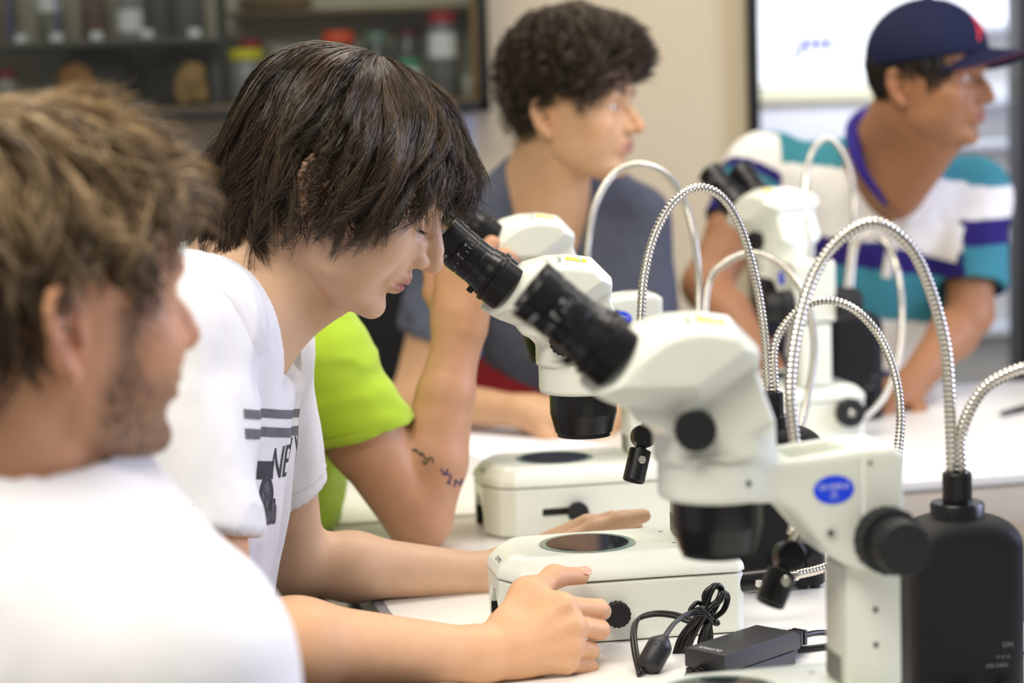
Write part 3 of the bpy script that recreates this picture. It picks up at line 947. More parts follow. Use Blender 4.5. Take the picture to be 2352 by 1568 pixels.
L3 = put_light('black light source hidden except its top, behind the second microscope', 1612, 760, 2.93, R(8))
n3 = neck(L3)
gooseneck(L3, [n3 + Vector((-.004, 0, -.006)), W(1605, 650, 2.93), W(1594, 545, 2.92), W(1574, 470, 2.92), W(1535, 405, 2.91), W(1474, 377, 2.9), W(1412, 398, 2.9), W(1372, 458, 2.89), W(1354, 530, 2.88),
               W(1350, 620, 2.87), W(1385, 720, 2.83), W(1410, 800, 2.80)], 0.0056)
light_tip(L3, W(1415, 835, 2.79), W(1398, 920, 2.775))
gooseneck(L3, [n3 + Vector((.004, 0, -.006)), W(1626, 655, 2.93), W(1665, 604, 2.92), W(1725, 582, 2.91), W(1785, 602, 2.9), W(1835, 655, 2.88), W(1864, 735, 2.87), W(1870, 820, 2.86), W(1855, 910, 2.85), W(1830, 990, 2.83), W(1760, 1050, 2.8)], 0.0056)
L4 = put_light('black light source farthest back, standing behind the fourth microscope', 1950, 690, 3.60, R(10))
n4 = neck(L4)
gooseneck(L4, [n4 + Vector((-.004, 0, -.006)), W(1960, 520, 3.59), W(1961, 440, 3.60), W(1944, 365, 3.60), W(1906, 318, 3.60), W(1870, 340, 3.59), W(1851, 405, 3.57), W(1851, 490, 3.49), W(1858, 570, 3.47), W(1860, 640, 3.47)], 0.0056)
gooseneck(L4, [n4 + Vector((.004, 0, -.006)), W(1964, 570, 3.59), W(1995, 538, 3.58), W(2035, 560, 3.56), W(2062, 625, 3.48), W(2072, 720, 3.46), W(2064, 820, 3.44), W(2034, 905, 3.42), W(1990, 955, 3.41), W(1950, 968, 3.40)], 0.0056)
# ------------------------------------------------------------------ people: heads, hands, hair
M_SKIN = {}
def skin_mat(name, rough=0.48, sss=0.12):
    if name not in M_SKIN:
        M_SKIN[name] = mat(name, (0.8, 0.5, 0.4, 1), rough, spec=0.35, noise=0.045, noise_scale=55, bump=0.12, bump_scale=420, sss=sss, attr='Col')
    return M_SKIN[name]

def head_axes(yaw, pitch, roll=0.0):
    """columns: subject's left, forward, up.  yaw>0 turns away from the camera, pitch>0 looks down"""
    y, p = R(yaw), R(pitch)
    F = Vector((math.cos(y) * math.cos(p), math.sin(y) * math.cos(p), -math.sin(p)))
    U = Vector((math.cos(y) * math.sin(p), math.sin(y) * math.sin(p), math.cos(p)))
    if roll:
        q = Matrix.Rotation(R(roll), 3, F); U = q @ U
    L = U.cross(F).normalized()
    return np.array([[L[i], F[i], U[i]] for i in range(3)])

_Z = np.array([-96, -92, -85, -75, -60, -40, -20, 0, 20, 40, 60, 80, 100, 120, 132, 138, 140.0])
_F = np.array([55, 70, 83, 87.5, 86, 89, 90, 90, 90.5, 93, 92, 87.5, 78, 58, 34, 10, 0.0])
_B = np.array([50, 38, 22, 2, -20, -44, -66, -80, -88, -93, -94, -90, -82, -64, -40, -12, -2.0])
_W = np.array([5, 20, 34, 46, 55, 62, 67, 71, 74, 76.5, 77, 74.5, 68, 54, 36, 14, 3.0])
_C = np.array([52, 50, 40, 28, 15, 5, 2, 0, 0, 0, 0, 0, 0, -2, -3, -3, -2.0])
_Z = np.where(_Z > 60, 60 + (_Z - 60) * 0.945, _Z)
_zz = np.linspace(-100, 142, 485)
def _sm(t):
    v = np.interp(_zz, _Z, t); k = np.exp(-0.5 * (np.arange(-14, 15) / 6.0) ** 2); k /= k.sum()
    return np.convolve(np.pad(v, 14, mode='edge'), k, 'valid')
_TF, _TB, _TW, _TC = _sm(_F), _sm(_B), _sm(_W), _sm(_C)

class Head:
    def __init__(s, f, O, A, scale=1.0):
        s.f, s.O, s.A, s.S = f, np.array(O, float), np.array(A, float), 0.001 * scale
    def w(s, p):
        return s.O + s.A @ (np.array(p, float) * s.S)
    def local(s, P):
        return ((np.asarray(P, float) - s.O) @ s.A) / s.S
    def ball(s, c, r, k=8, op='+'):
        s.f.ball(s.w(c), r * s.S, k * s.S, op)
    def ell(s, c, r, k=8, op='+', rot=None):
        M = s.A if rot is None else s.A @ np.array(Euler([R(a) for a in rot]).to_matrix())
        s.f.ell(s.w(c), [q * s.S for q in r], M, k * s.S, op)
    def cone(s, a, b, ra, rb, k=6, op='+'):
        s.f.cone(s.w(a), s.w(b), ra * s.S, rb * s.S, k * s.S, op)
    def both(s, kind, c, *a, **kw):
        for q in (1, -1):
            if kind == 'cone':
                (c1, c2) = c
                s.cone((c1[0] * q, c1[1], c1[2]), (c2[0] * q, c2[1], c2[2]), *a, **kw)
            else:
                kk = dict(kw)
                if 'rot' in kk and kk['rot'] is not None: kk['rot'] = (kk['rot'][0], kk['rot'][1] * q, kk['rot'][2] * q)
                getattr(s, kind)((c[0] * q, c[1], c[2]), *a, **kk)
    def skull(s):
        O, A, S = s.O, s.A, s.S
        def fn(X, Y, Z):
            dx, dy, dz = X - O[0], Y - O[1], Z - O[2]
            x = (dx * A[0, 0] + dy * A[1, 0] + dz * A[2, 0]) / S
            y = (dx * A[0, 1] + dy * A[1, 1] + dz * A[2, 1]) / S
            z = (dx * A[0, 2] + dy * A[1, 2] + dz * A[2, 2]) / S
            iz = np.clip((z + 100) * 2, 0, 484).astype(np.int32)
            F, B, Wd, Cy = _TF[iz], _TB[iz], _TW[iz], _TC[iz]
            yy = y - Cy
            ay = np.where(yy > 0, F - Cy, Cy - B)
            q = 2.25
            rho = ((np.abs(x) / np.maximum(Wd, 1)) ** q + (np.abs(yy) / np.maximum(ay, 1)) ** q) ** (1 / q)
            r = np.sqrt(x * x + yy * yy) + 1e-6
            d = np.where(rho > 0.05, (1 - 1 / np.maximum(rho, 0.05)) * r, -20)
            d = np.maximum(d, -25)
            d = np.where(z > 140, np.maximum(d, z - 140), d)
            d = np.where(z < -96, np.maximum(d, -96 - z), d)
            return d * S * 0.8
        ext = 150 * S
        s.f.add(fn, O - ext, O + ext, 0.012)
    def face(s, eye_open=9.0, gaze=0.0, lip=1.0, nose=1.0, brow=1.0, chin=1.0, mouth_open=0.0):
        s.skull()
        s.both('ell', (40, 60, -8), (24, 25, 24), k=16)                      # cheeks
        s.both('ell', (46, 22, -48), (15, 26, 20), k=16)                     # jaw
        s.both('ell', (41, 48, -34), (19, 26, 24), k=18)                     # cheek fill
        s.ell((0, 80, -78), (19 * chin, 14, 13), k=12)                       # chin
        s.ell((0, 80, -32), (27, 16, 20), k=14)                              # muzzle
        s.cone((-34, 78, 40), (34, 78, 40), 11 * brow, 11 * brow, k=14)      # brow
        s.both('ell', (31, 92, 22), (17, 13, 11), k=12, op='-')              # sockets
        # eyelids
        for q in (1, -1):
            c = (31 * q, 74, 22)
            s.ball(c, 13.6, k=4)
        # nose
        n = nose
        s.cone((0, 84, 34), (0, 108 * 0.5 + 54 + 2 * (n - 1), 4), 6.5, 7.5, k=9)
        s.cone((0, 100, 8), (0, 104 + 8 * n, -8), 7, 8.2, k=7)
        s.ball((0, 105 + 8 * n, -9), 8.4, k=5)
        s.cone((0, 108 + 4 * n, -14), (0, 95, -22), 4.5, 5.5, k=5)
        s.both('ell', (11, 99, -12.5), (7.5, 10, 8), k=5)
        s.both('cone', ((14, 92, 0), (22, 82, -22)), 5, 5, k=12)
        s.both('ell', (6.2, 106, -20.5), (3.2, 5.5, 3.6), k=2, op='-')
        # lips
        s.cone((-11, 94.5, -37), (11, 94.5, -37), 5.5 * lip, 5.5 * lip, k=7)
        s.ball((0, 97.5, -36.5), 5.0 * lip, k=5)
        s.both('cone', ((10, 94, -37), (23, 84, -41)), 5 * lip, 3.2, k=6)
        lo = -47.5 - mouth_open
        s.cone((-9, 93.0, lo), (9, 93.0, lo), 6.2 * lip, 6.2 * lip, k=6)
        s.both('cone', ((9, 92.5, lo), (21, 84, -43 - mouth_open * .4)), 5.5 * lip, 3, k=6)
        mz = -41.8 - mouth_open * 0.5
        s.cone((-20, 98, mz), (20, 98, mz), 1.0 + mouth_open * 0.35, 1.0 + mouth_open * 0.35, k=2.0, op='-')
        s.both('cone', ((8, 102, mz), (26, 89, mz - 0.5)), 1.3 + mouth_open * 0.3, 1.2, k=2.5, op='-')
        s.ell((0, 104, -59), (18, 12, 6), k=9, op='-')                        # under the lip
        s.ell((0, 103, -28.5), (4, 8, 6), k=6, op='-')                         # philtrum
        # opening between the lids
        for q in (1, -1):
            c = np.array((31 * q, 74, 22.0))
            h = eye_open / 2
            ang = R(gaze)
            z0 = c[2] - math.sin(ang) * 12.0
            s.ell((c[0], 74 + 13.5, z0), (12.5, 7.5, max(h, 0.8)), k=1.2, op='-')
            s.cone((c[0] - 15 * q, 84, z0 - .5), (c[0] + 14 * q, 79, z0 - 0.5), 0.9, 0.9, k=1.2, op='-')
    def ear(s, q, out=22, size=1.0):
        """q=+1 subject's left"""
        M3 = np.array(Euler((R(-8), R(0), 0)).to_matrix())
        c = np.array((70.0 * q, -10, 2))
        th = R(out)
        fy = np.array((q * math.sin(th), -math.cos(th), 0.0))      # towards the back and out
        up = np.array((q * 0.10, -0.16, 0.98)); up /= np.linalg.norm(up)
        nn = np.cross(fy, up) * (1 if q < 0 else -1)
        nn /= np.linalg.norm(nn)
        def P(b, z, o=0.0): return c + (fy * (b + 6) + up * z) * size + nn * o
        A = np.stack([fy, up, nn], 1)
        s.f.ell(s.w(P(6, 4, 0)), [15 * size * s.S, 27 * size * s.S, 4.2 * s.S], s.A @ A, 0.004)
        # conchal bowl
        s.f.ell(s.w(P(1, -3, 6.0)), [8.5 * size * s.S, 12.5 * size * s.S, 6.5 * s.S], s.A @ A, 0.003, '-')
        s.f.ell(s.w(P(8, 15, 5.5)), [6 * size * s.S, 9 * size * s.S, 4.6 * s.S], s.A @ A, 0.003, '-')
        hel = [(-7, 2), (-8, 14), (-3, 26), (6, 31), (15, 28), (20, 18), (20.5, 6), (17.5, -6), (12, -16)]
        for i in range(len(hel) - 1):
            s.cone(P(*hel[i], 3.2), P(*hel[i + 1], 3.2), 3.6, 3.6, k=3)
        anti = [(9, 22), (12, 10), (12, -2), (8, -12), (1, -16)]
        for i in range(len(anti) - 1):
            s.cone(P(*anti[i], 2.4), P(*anti[i + 1], 2.4), 3.0, 3.0, k=3)
        s.ball(P(3, -24, 1.5), 7.5, k=5); s.ball(P(7, -18, 1.5), 6, k=5)        # lobe
        s.ball(P(-8, -5, 3.0), 4.6, k=4)                                         # tragus

def eyeball(name, H, q, parent, gaze=(0, 0), iris=(0.10, 0.055, 0.03)):
    c = H.w((31 * q, 74, 22))
    bm = bmesh.new(); bmesh.ops.create_uvsphere(bm, u_segments=32, v_segments=20, radius=12.2 * H.S)
    me = bm_mesh(bm)
    fwd = Vector(H.A @ np.array((math.sin(R(gaze[0])), math.cos(R(gaze[0])) * math.cos(R(gaze[1])), -math.sin(R(gaze[1])))))
    V = co_np(me); d = (V / (12.2 * H.S)) @ np.array(fwd)
    C = np.tile(np.array([[0.72, 0.68, 0.66]]), (len(V), 1))
    C[d > 0.89] = iris; C[d > 0.972] = (0.004, 0.004, 0.004)
    me.transform(Matrix.Translation(Vector(c)))
    vcolor(me, C)
    return link(name, me, mat('eye_surface', (1, 1, 1, 1), 0.08, attr='Col', coat=0.5), parent)

def strands_mesh(curves, radii, sides=3):
    """curves (n,m,3) strand centre lines, radii (n,m)"""
    curves = np.asarray(curves, float); n, m, _ = curves.shape
    T = np.gradient(curves, axis=1); T /= np.linalg.norm(T, axis=2, keepdims=True) + 1e-9
    ref = np.array([0.31, 0.77, 0.55]); N = np.cross(T, ref); N /= np.linalg.norm(N, axis=2, keepdims=True) + 1e-9
    B = np.cross(T, N)
    a = np.linspace(0, 2 * math.pi, sides, endpoint=False)
    V = curves[:, :, None, :] + radii[:, :, None, None] * (np.cos(a)[None, None, :, None] * N[:, :, None, :] + np.sin(a)[None, None, :, None] * B[:, :, None, :])
    V = V.reshape(-1, 3)
    base = (np.arange(n) * m * sides)[:, None, None] + (np.arange(m - 1) * sides)[None, :, None]
    k = np.arange(sides)[None, None, :]; k2 = (k + 1) % sides
    F = np.stack([base + k, base + k2, base + sides + k2, base + sides + k], -1).reshape(-1, 4)
    return V, F

def hair_mat(name, dark, rough=0.32, spec=0.5):
    if name in MATS: return MATS[name]
    return mat(name, dark, rough, spec=spec, attr='Col')

def strand_object(name, curves, radii, colors, m, parent, sides=3):
    V, F = strands_mesh(curves, radii, sides)
    me = mesh_np(name, V, F)
    n, mm, _ = np.asarray(curves).shape
    C = np.repeat(np.asarray(colors), mm * sides, axis=0)
    vcolor(me, C)
    o = link(name, me, m, parent)
    o['kind'] = 'stuff'
    return o

def hair_env(rt, al, ph):
    """envelope radius (mm) at polar angle al and azimuth ph (deg, 0 front, 180 back)"""
    ph = np.abs(ph)
    c = np.cos(np.radians(ph))
    wf = np.where(c > 0, c ** 2, 0); wb = np.where(c < 0, c ** 2, 0); ws = 1 - wf - wb
    out = 0
    for k, w in (('f', wf), ('s', ws), ('b', wb)):
        t = np.array(rt[k], float)
        out = out + w * np.interp(al, t[:, 0], t[:, 1])
    return out

def hair(H, parent, rt, end, C, n=5000, m=14, r0=0.4, cols=((0.03, 0.02, 0.012), (0.06, 0.04, 0.025)), pole=(0, -0.3, 0.95),
         curl=(0, 1), maxlen=9.0, fade=None, wave=0.0, base_end=0.92, crown=0.3, swirl=0.2, seed=1, clump=130, thick=20.0, under=9.0, flip=4.0, gap=None, name='hair', rough=0.32, frizz=1.2, jit=6.0, cap_col=None, start=(0.02, 0.8), clump_pull=0.7, spread=0.12):
    rng = np.random.default_rng(seed)
    p = np.array(pole, float); p /= np.linalg.norm(p)
    e1 = np.array((0, 1, 0)) - p * p[1]; e1 /= np.linalg.norm(e1); e2 = np.cross(p, e1) * -1
    endp = np.array(end, float)
    def dirs(th, ph):                      # around the pole -> local unit vectors
        return (np.cos(th)[..., None] * p + np.sin(th)[..., None] * (np.cos(ph)[..., None] * e1 + np.sin(ph)[..., None] * e2))
    def alphi(d):
        al = np.degrees(np.arccos(np.clip(d[..., 2], -1, 1))); ph = np.degrees(np.arctan2(d[..., 0], d[..., 1]))
        return al, ph
    # end angle around the pole for each azimuth
    PH = np.linspace(-np.pi, np.pi, 361); TH = np.linspace(0.05, 3.0, 240)
    g = dirs(TH[None, :].repeat(361, 0), PH[:, None].repeat(240, 1))
    al, ph = alphi(g)
    over = al > np.interp(np.abs(ph), endp[:, 0], endp[:, 1])
    first = np.where(over.any(1), over.argmax(1), 239)
    TE = TH[first]
    def te(phv): return np.interp((phv + np.pi) % (2 * np.pi) - np.pi, PH, TE)
    # base mass under the strands
    nu, nv = 120, 60
    pu = np.linspace(-np.pi, np.pi, nu, endpoint=False)
    tv = np.linspace(0, 1, nv)
    teb = te(pu) * base_end
    if gap is not None:
        gd = np.degrees(pu); teb = np.where((gd > gap[0] + 11) & (gd < gap[1] + 11), np.minimum(teb, gap[2] - 0.06), teb)
    th = tv[None, :] * teb[:, None]; phg = np.repeat(pu[:, None], nv, 1)
    d = dirs(th, phg); al, ph = alphi(d)
    r = hair_env(rt, al, ph) - under
    r = r - 12 * np.clip((tv[None, :] - 0.9) / 0.1, 0, 1)
    inner = hair_env(rt, al, ph) - thick - 12
    P = np.array(C)[None, None] + d * r[..., None]
    Q = np.array(C)[None, None] + d * inner[..., None]
    V = np.vstack([P.reshape(-1, 3), Q.reshape(-1, 3)]) * H.S @ H.A.T + H.O
    i = np.arange(nu)[:, None] * nv; i2 = ((np.arange(nu) + 1) % nu)[:, None] * nv; k = np.arange(nv - 1)[None, :]
    F = np.stack([i + k, i + k + 1, i2 + k + 1, i2 + k], -1).reshape(-1, 4)
    N = nu * nv
    edge = np.stack([i[:, 0] + nv - 1, i[:, 0] + nv - 1 + N, i2[:, 0] + nv - 1 + N, i2[:, 0] + nv - 1], -1)
    F = np.vstack([F, F[:, ::-1] + N, edge])
    me = mesh_np(name, V, F)
    c0 = np.array(cap_col if cap_col is not None else np.array(cols[0]) * 0.6)
    vcolor(me, np.tile(c0[None], (len(V), 1)))
    base = link(name, me, hair_mat(name + '_mass_%d' % seed, cols[0], 0.85, 0.15), parent)
    # strands, gathered in locks
    ph0 = rng.uniform(-np.pi, np.pi, n)
    u0 = rng.uniform(start[0], start[1], n)
    near = rng.uniform(0, 1, n) < crown
    u0 = np.where(near, rng.uniform(0.0, 0.14, n), u0)
    layer = np.minimum((u0 * 4).astype(int), 3)
    cell = np.round(ph0 / (2 * np.pi) * clump + layer * 0.27 + rng.normal(0, 0.35, n))
    cc = (cell - layer * 0.27) * (2 * np.pi) / clump
    lk = ((cell.astype(int) % 1000) * 7 + layer * 1009 + 4096) % 4096
    cjit = rng.normal(0, 1, 4096)
    def J(k): return np.clip(cjit[(lk * 3 + k * 577) % 4096], -2, 2)
    T = np.linspace(0, 1, m)[None, :]
    ends = te(ph0) * (1.03 - np.abs(J(1)) * spread * 0.6 - np.abs(rng.normal(0, 0.04, n)))
    th0 = u0 * te(ph0)
    ends = np.minimum(ends, th0 + maxlen * rng.uniform(0.8, 1.1, n))
    if gap is not None:
        gph = np.degrees(ph0); inside = (gph > gap[0]) & (gph < gap[1]) & (rng.uniform(0, 1, n) < gap[3])
        ends = np.where(inside, np.minimum(ends, gap[2]), ends)
    ends = np.maximum(ends, th0 + 0.25)
    th = th0[:, None] + (ends - th0)[:, None] * T
    pull = clump_pull * np.clip(T * 1.25, 0, 1) ** 1.3
    phs = ph0[:, None] + (cc - ph0)[:, None] * pull + swirl * np.sin(th * 1.3)
    phs = phs + (wave * np.sin(th * (3.0 + 0.9 * J(2)[:, None]) + 3.0 * J(3)[:, None]) + wave * 0.9 * J(4)[:, None] * T) * T
    d = dirs(th, phs); al, ph = alphi(d)
    env = hair_env(rt, al, ph)
    lay = rng.uniform(0.0, 1.0, n)[:, None] ** 0.6
    lay = np.where(u0[:, None] > 0.45, lay * 0.75, lay)
    rise = 1 - np.exp(-T * (te(ph0)[:, None]) * 4.0)
    rise = np.where(near[:, None], 0.75 + 0.25 * rise, rise)
    off = -thick * (1 - rise) - (1 - lay) * (under + 2) * rise + jit * 0.5 * J(5)[:, None] * np.clip(T * 1.6, 0, 1)
    off = off + flip * J(6)[:, None] * np.clip(T - 0.7, 0, 1) * 3 + abs(flip) * 0.5 * np.clip(T - 0.75, 0, 1) * 4
    r = env + off
    Pl = np.array(C)[None, None] + d * r[..., None]
    if curl[0] > 0:
        fr = 3.0 * J(7)[:, None] + rng.normal(0, 0.45, n)[:, None]
        ang = fr + T * curl[1] * 2 * np.pi * (0.8 + 0.4 * np.abs(J(8)))[:, None]
        tv_ = np.gradient(Pl, axis=1); tv_ /= np.linalg.norm(tv_, axis=2, keepdims=True) + 1e-9
        sd = np.cross(tv_, d); sd /= np.linalg.norm(sd, axis=2, keepdims=True) + 1e-9
        a = curl[0] * np.clip(T * 3, 0, 1) * (0.45 + 1.1 * T)
        Pl = Pl + (a * np.cos(ang))[..., None] * sd + (a * np.sin(ang))[..., None] * d
    Pl = Pl + rng.normal(0, frizz * 0.35, (n, 1, 3)) * (0.4 + T[..., None]) + frizz * 0.12 * np.cumsum(rng.normal(0, 0.5, (n, m, 3)), axis=1) * T[..., None]
    cw = Pl * H.S @ H.A.T + H.O
    rad = (r0 * 0.001 * rng.uniform(0.7, 1.3, n))[:, None] * np.clip(1.15 - T ** 3 * 1.0, 0.12, 1)
    mixv = np.clip(rng.beta(1.4, 2.2, n) + 0.20 * J(9), 0, 1.2)[:, None]
    if fade is not None:
        mixv = mixv * np.clip((fade[0] - al[:, -1:]) / fade[1], 0.0, 1)  # low strands darker: bleached top plus overhead light put into the colour
    col = np.array(cols[0])[None] * (1 - mixv) + np.array(cols[1])[None] * mixv
    st = strand_object(name + '_strands', cw, rad, col, hair_mat(name + '_%d' % seed, cols[0], rough), base)
    return base

def normals_np(me):
    a = np.empty(len(me.vertices) * 3, dtype=np.float32); me.vertices.foreach_get('normal', a)
    return a.reshape(-1, 3)

def wrinkle(me, amp, scale=(6, 6, 18), seed=3, mask=None):
    """soft cloth folds along the surface normal"""
    V = co_np(me); N = normals_np(me)
    n = noise3(V * np.array(scale)[None], seed, 1.0, 3)
    n = 1 - np.abs(n) * 2.0
    a = amp if mask is None else amp * mask(V)
    V = V + N * (n * a)[:, None]
    me.vertices.foreach_set('co', V.astype(np.float32).ravel()); me.update()

def skin_colors(V, H, base, lips=(0.40, 0.13, 0.11), red=0.25, extra=None):
    """albedo per vertex: lips, flush on nose, cheeks and ears"""
    L = H.local(V)
    C = np.tile(np.array(base)[None], (len(V), 1)).astype(float)
    def blob(c, r): return np.exp(-(((L - np.array(c)) / np.array(r)) ** 2).sum(1))
    redw = blob((0, 112, -8), (14, 14, 12)) + 0.7 * (blob((42, 62, -14), (22, 24, 20)) + blob((-42, 62, -14), (22, 24, 20))) + \
        0.8 * (blob((80, -16, 4), (16, 22, 34)) + blob((-80, -16, 4), (16, 22, 34)))
    redw = np.clip(redw, 0, 1)[:, None] * red
    C = C * (1 - redw) + C * np.array((1.08, 0.70, 0.62)) * redw
    mz = -42.0
    lipw = np.exp(-((L[:, 0] / 19) ** 6)) * np.exp(-(((L[:, 2] - mz) / 9.0) ** 6)) * (L[:, 1] > 87)
    lipw = np.clip(lipw, 0, 1)[:, None]
    C = C * (1 - lipw) + np.array(lips)[None] * lipw
    if extra is not None: C = extra(L, C)
    return C

def brow_strands(H, parent, color, n=120, seed=5):
    rng = np.random.default_rng(seed)
    curves = []
    for q in (1, -1):
        for i in range(n):
            t = rng.uniform(0, 1)
            x = 14 + 36 * t; z = 42 + 6 * math.sin(t * 2.2) - 4 * t + rng.normal(0, 1.7)
            y = 99.0 - 0.0090 * x * x
            a = np.array((q * x, y, z)); dr = np.array((q * (0.7 + .3 * t), -0.35 * t, 0.6 - 0.9 * t)); dr /= np.linalg.norm(dr)
            L = rng.uniform(6, 10)
            pts = [a + dr * L * s + np.array((0, 1.2 * math.sin(s * 3), 0)) for s in np.linspace(0, 1, 5)]
            curves.append([H.w(p_) for p_ in pts])
    curves = np.array(curves)
    rad = np.full(curves.shape[:2], 0.00035) * np.linspace(1, 0.3, 5)[None]
    col = np.tile(np.array(color)[None], (len(curves), 1))
    return strand_object('eyebrows', curves, rad, col, hair_mat('brow_%s' % seed, color + (1,), 0.5), parent)

def finger(f, pts, rad, k=0.004):
    f.chain(pts, rad, k)

def add_nail(H_pts, *a):
    pass

def hand(f, w, d, n, thumb=1, curl=(25, 35, 25), s=1.0, tcurl=20):
    """palm, four fingers and a thumb from wrist w along d, back of the hand facing n"""
    w = np.array(w, float); d = np.array(d, float); d /= np.linalg.norm(d)
    n = np.array(n, float); n = n - d * (n @ d); n /= np.linalg.norm(n)
    t = np.cross(d, n)
    f.cone(w, w + d * 0.03 * s, 0.026 * s, 0.027 * s, 0.015)
    ln = [(0.041, 0.025, 0.021), (0.045, 0.029, 0.022), (0.041, 0.027, 0.021), (0.033, 0.020, 0.018)]
    for i in range(4):
        off = (1.5 - i) * 0.0205 * thumb * s
        b = w + d * (0.092 - 0.004 * abs(i - 1)) * s + t * off
        f.chain([w + d * 0.02 * s + t * off * 0.5, b], [0.020 * s, 0.0120 * s], 0.014)
        pts = [b]; a = 0.0
        for k in range(3):
            a += R(curl[k] + 3 * i)
            dr = d * math.cos(a) - n * math.sin(a) + t * (1.5 - i) * 0.05 * thumb
            pts.append(pts[-1] + dr * ln[i][k] * s)
        r = (0.0102, 0.0104, 0.0098, 0.0088)[i] * s
        f.chain(pts, [r * 1.05, r, r * 0.9, r * 0.78], 0.004)
    c = w + d * 0.025 * s + t * 0.020 * thumb * s - n * 0.006 * s
    q = c + (d * 0.62 + t * 0.75 * thumb - n * 0.25) * 0.042 * s
    q2 = q + (d * 0.85 + t * 0.45 * thumb - n * math.sin(R(tcurl))) * 0.032 * s
    q3 = q2 + (d * 0.95 + t * 0.12 * thumb - n * math.sin(R(tcurl * 1.6))) * 0.027 * s
    f.chain([c, q, q2, q3], [0.019 * s, 0.0135 * s, 0.0112 * s, 0.0092 * s], 0.010)

def hem_ring(name, bvh, c, d, r, m, parent, tilt=None, rad=0.0007, n=56):
    """stitch line running round a sleeve near its open end"""
    c = Vector(c); d = Vector(d).normalized()
    nn = d if tilt is None else Vector(tilt).normalized()
    a, u, v = frame_from_axis(d)
    pts = []
    for k in range(n + 1):
        t = 2 * math.pi * k / n
        o = u * math.cos(t) + v * math.sin(t)
        s0 = -(o * r).dot(nn) / d.dot(nn)
        st = c + o * r * 2.2 + d * s0
        hit, hn, i, ds = bvh.ray_cast(st, -o, r * 2.2)
        if hit is not None and (hit - (c + d * s0)).length < r * 1.35: pts.append(np.array(hit + hn * 0.0002))
        elif len(pts) > 8: break
        else: pts = []
    if len(pts) > 8:
        link(name, sweep_mesh(np.array(pts), rad, 6), m, parent)

def cast_patch(name, bvh, corners, nu, nv, m, parent, off=0.002, far=9.0):
    """cloth patch lying on a surface, given by four picture corners"""
    o = Vector((0, 0, CAM_Z)); vs = []
    c = [np.array(p, float) for p in corners]
    for j in range(nv + 1):
        for i in range(nu + 1):
            u, v = i / nu, j / nv
            p = (c[0] * (1 - u) + c[1] * u) * (1 - v) + (c[3] * (1 - u) + c[2] * u) * v
            hit, n, k, d = bvh.ray_cast(o, (W(p[0], p[1], 3.0) - o).normalized(), far)
            if hit is None: return None
            vs.append(hit + n * (off if 0 < i < nu and 0 < j < nv else 0.0002))
    fs = [(j * (nu + 1) + i, j * (nu + 1) + i + 1, (j + 1) * (nu + 1) + i + 1, (j + 1) * (nu + 1) + i) for j in range(nv) for i in range(nu)]
    return link(name, meshdata(name, vs, fs), m, parent)
# ------------------------------------------------------------------ dark-haired person looking into the middle microscope
p2 = thing('person', 'person with long dark hair in a printed white t-shirt, face at an eyepiece', 'person', W(480, 1400, 2.15) * 1.0)
p2.location = (0, 0, 0)
A2 = head_axes(-5, 33.0, 0)
s2 = 1.0
nas = np.array(W(1000, 502, 2.15))
O2 = nas - A2 @ np.array((0, 0.091, 0.030))
f = Field((-0.43, 1.86, 0.68), (0.20, 2.52, 1.40), 0.0055,
          ([(-0.21, -0.055, 0.0015), (-0.03, 0.10, 0.0017)], [(2.02, 2.22, 0.0017)], [(1.07, 1.26, 0.0015), (0.755, 0.86, 0.0017)]))
H2 = Head(f, O2, A2)
# neck and hidden upper trunk
nb = np.array(W(545, 745, 2.15)); nt = H2.w((0, -16, -38))
f.cone(nt, nb, 0.050, 0.056, 0.015)
f.cone(H2.w((0, -45, -25)), np.array(W(500, 680, 2.15)), 0.040, 0.055, 0.02)
f.cone(H2.w((14, 62, -72)), np.array(W(640, 770, 2.17)), 0.012, 0.018, 0.03)
f.cone(nb, np.array(W(480, 900, 2.15)), 0.054, 0.065, 0.03)
shn, shf = np.array(W(436, 745, 1.99)), np.array(W(588, 800, 2.32))
eln, wrn = np.array(W(492, 1468, 1.93)), np.array(W(1105, 1503, 2.035))
elf, wrf = np.array(W(672, 1292, 2.37)), np.array(W(1120, 1322, 2.43))
f.chain([shn, (shn + eln) / 2, eln], [0.040, 0.0385, 0.037], 0.02)
f.chain([eln, eln * .7 + wrn * .3, wrn], [0.037, 0.040, 0.0245], 0.02)
f.chain([shf, (shf + elf) / 2, elf], [0.045, 0.043, 0.036], 0.02)
f.chain([elf, elf * .7 + wrf * .3, wrf], [0.034, 0.036, 0.0245], 0.02)
# near hand: palm, fingers curled round the base knob, thumb on the cover
hd0 = np.array(W(1150, 1497, 2.04))
mcp = [np.array(W(1297, 1392, 2.058)), np.array(W(1316, 1436, 2.050)), np.array(W(1313, 1484, 2.046)), np.array(W(1300, 1524, 2.046))]
pip = [np.array(W(1376, 1398, 2.082)), np.array(W(1378, 1446, 2.075)), np.array(W(1355, 1494, 2.070)), np.array(W(1356, 1533, 2.066))]
dip = [np.array(W(1384, 1404, 2.112)), np.array(W(1380, 1450, 2.104)), np.array(W(1358, 1498, 2.094)), np.array(W(1352, 1536, 2.088))]
tip = [np.array(W(1370, 1414, 2.132)), np.array(W(1364, 1456, 2.122)), np.array(W(1344, 1502, 2.110)), np.array(W(1338, 1538, 2.104))]
f.chain([wrn, hd0], [0.0265, 0.026], 0.015)
for i in range(4):
    st = hd0 * 0.75 + mcp[i] * 0.25 + np.array((0, 0.004, 0))
    f.chain([st, mcp[i]], [0.0185, 0.0112 if i < 3 else 0.0100], 0.016)
f.cone(hd0 + np.array((0.02, 0.012, 0.0)), (mcp[1] + mcp[2]) / 2 + np.array((-0.006, 0.012, 0)), 0.022, 0.014, 0.018)
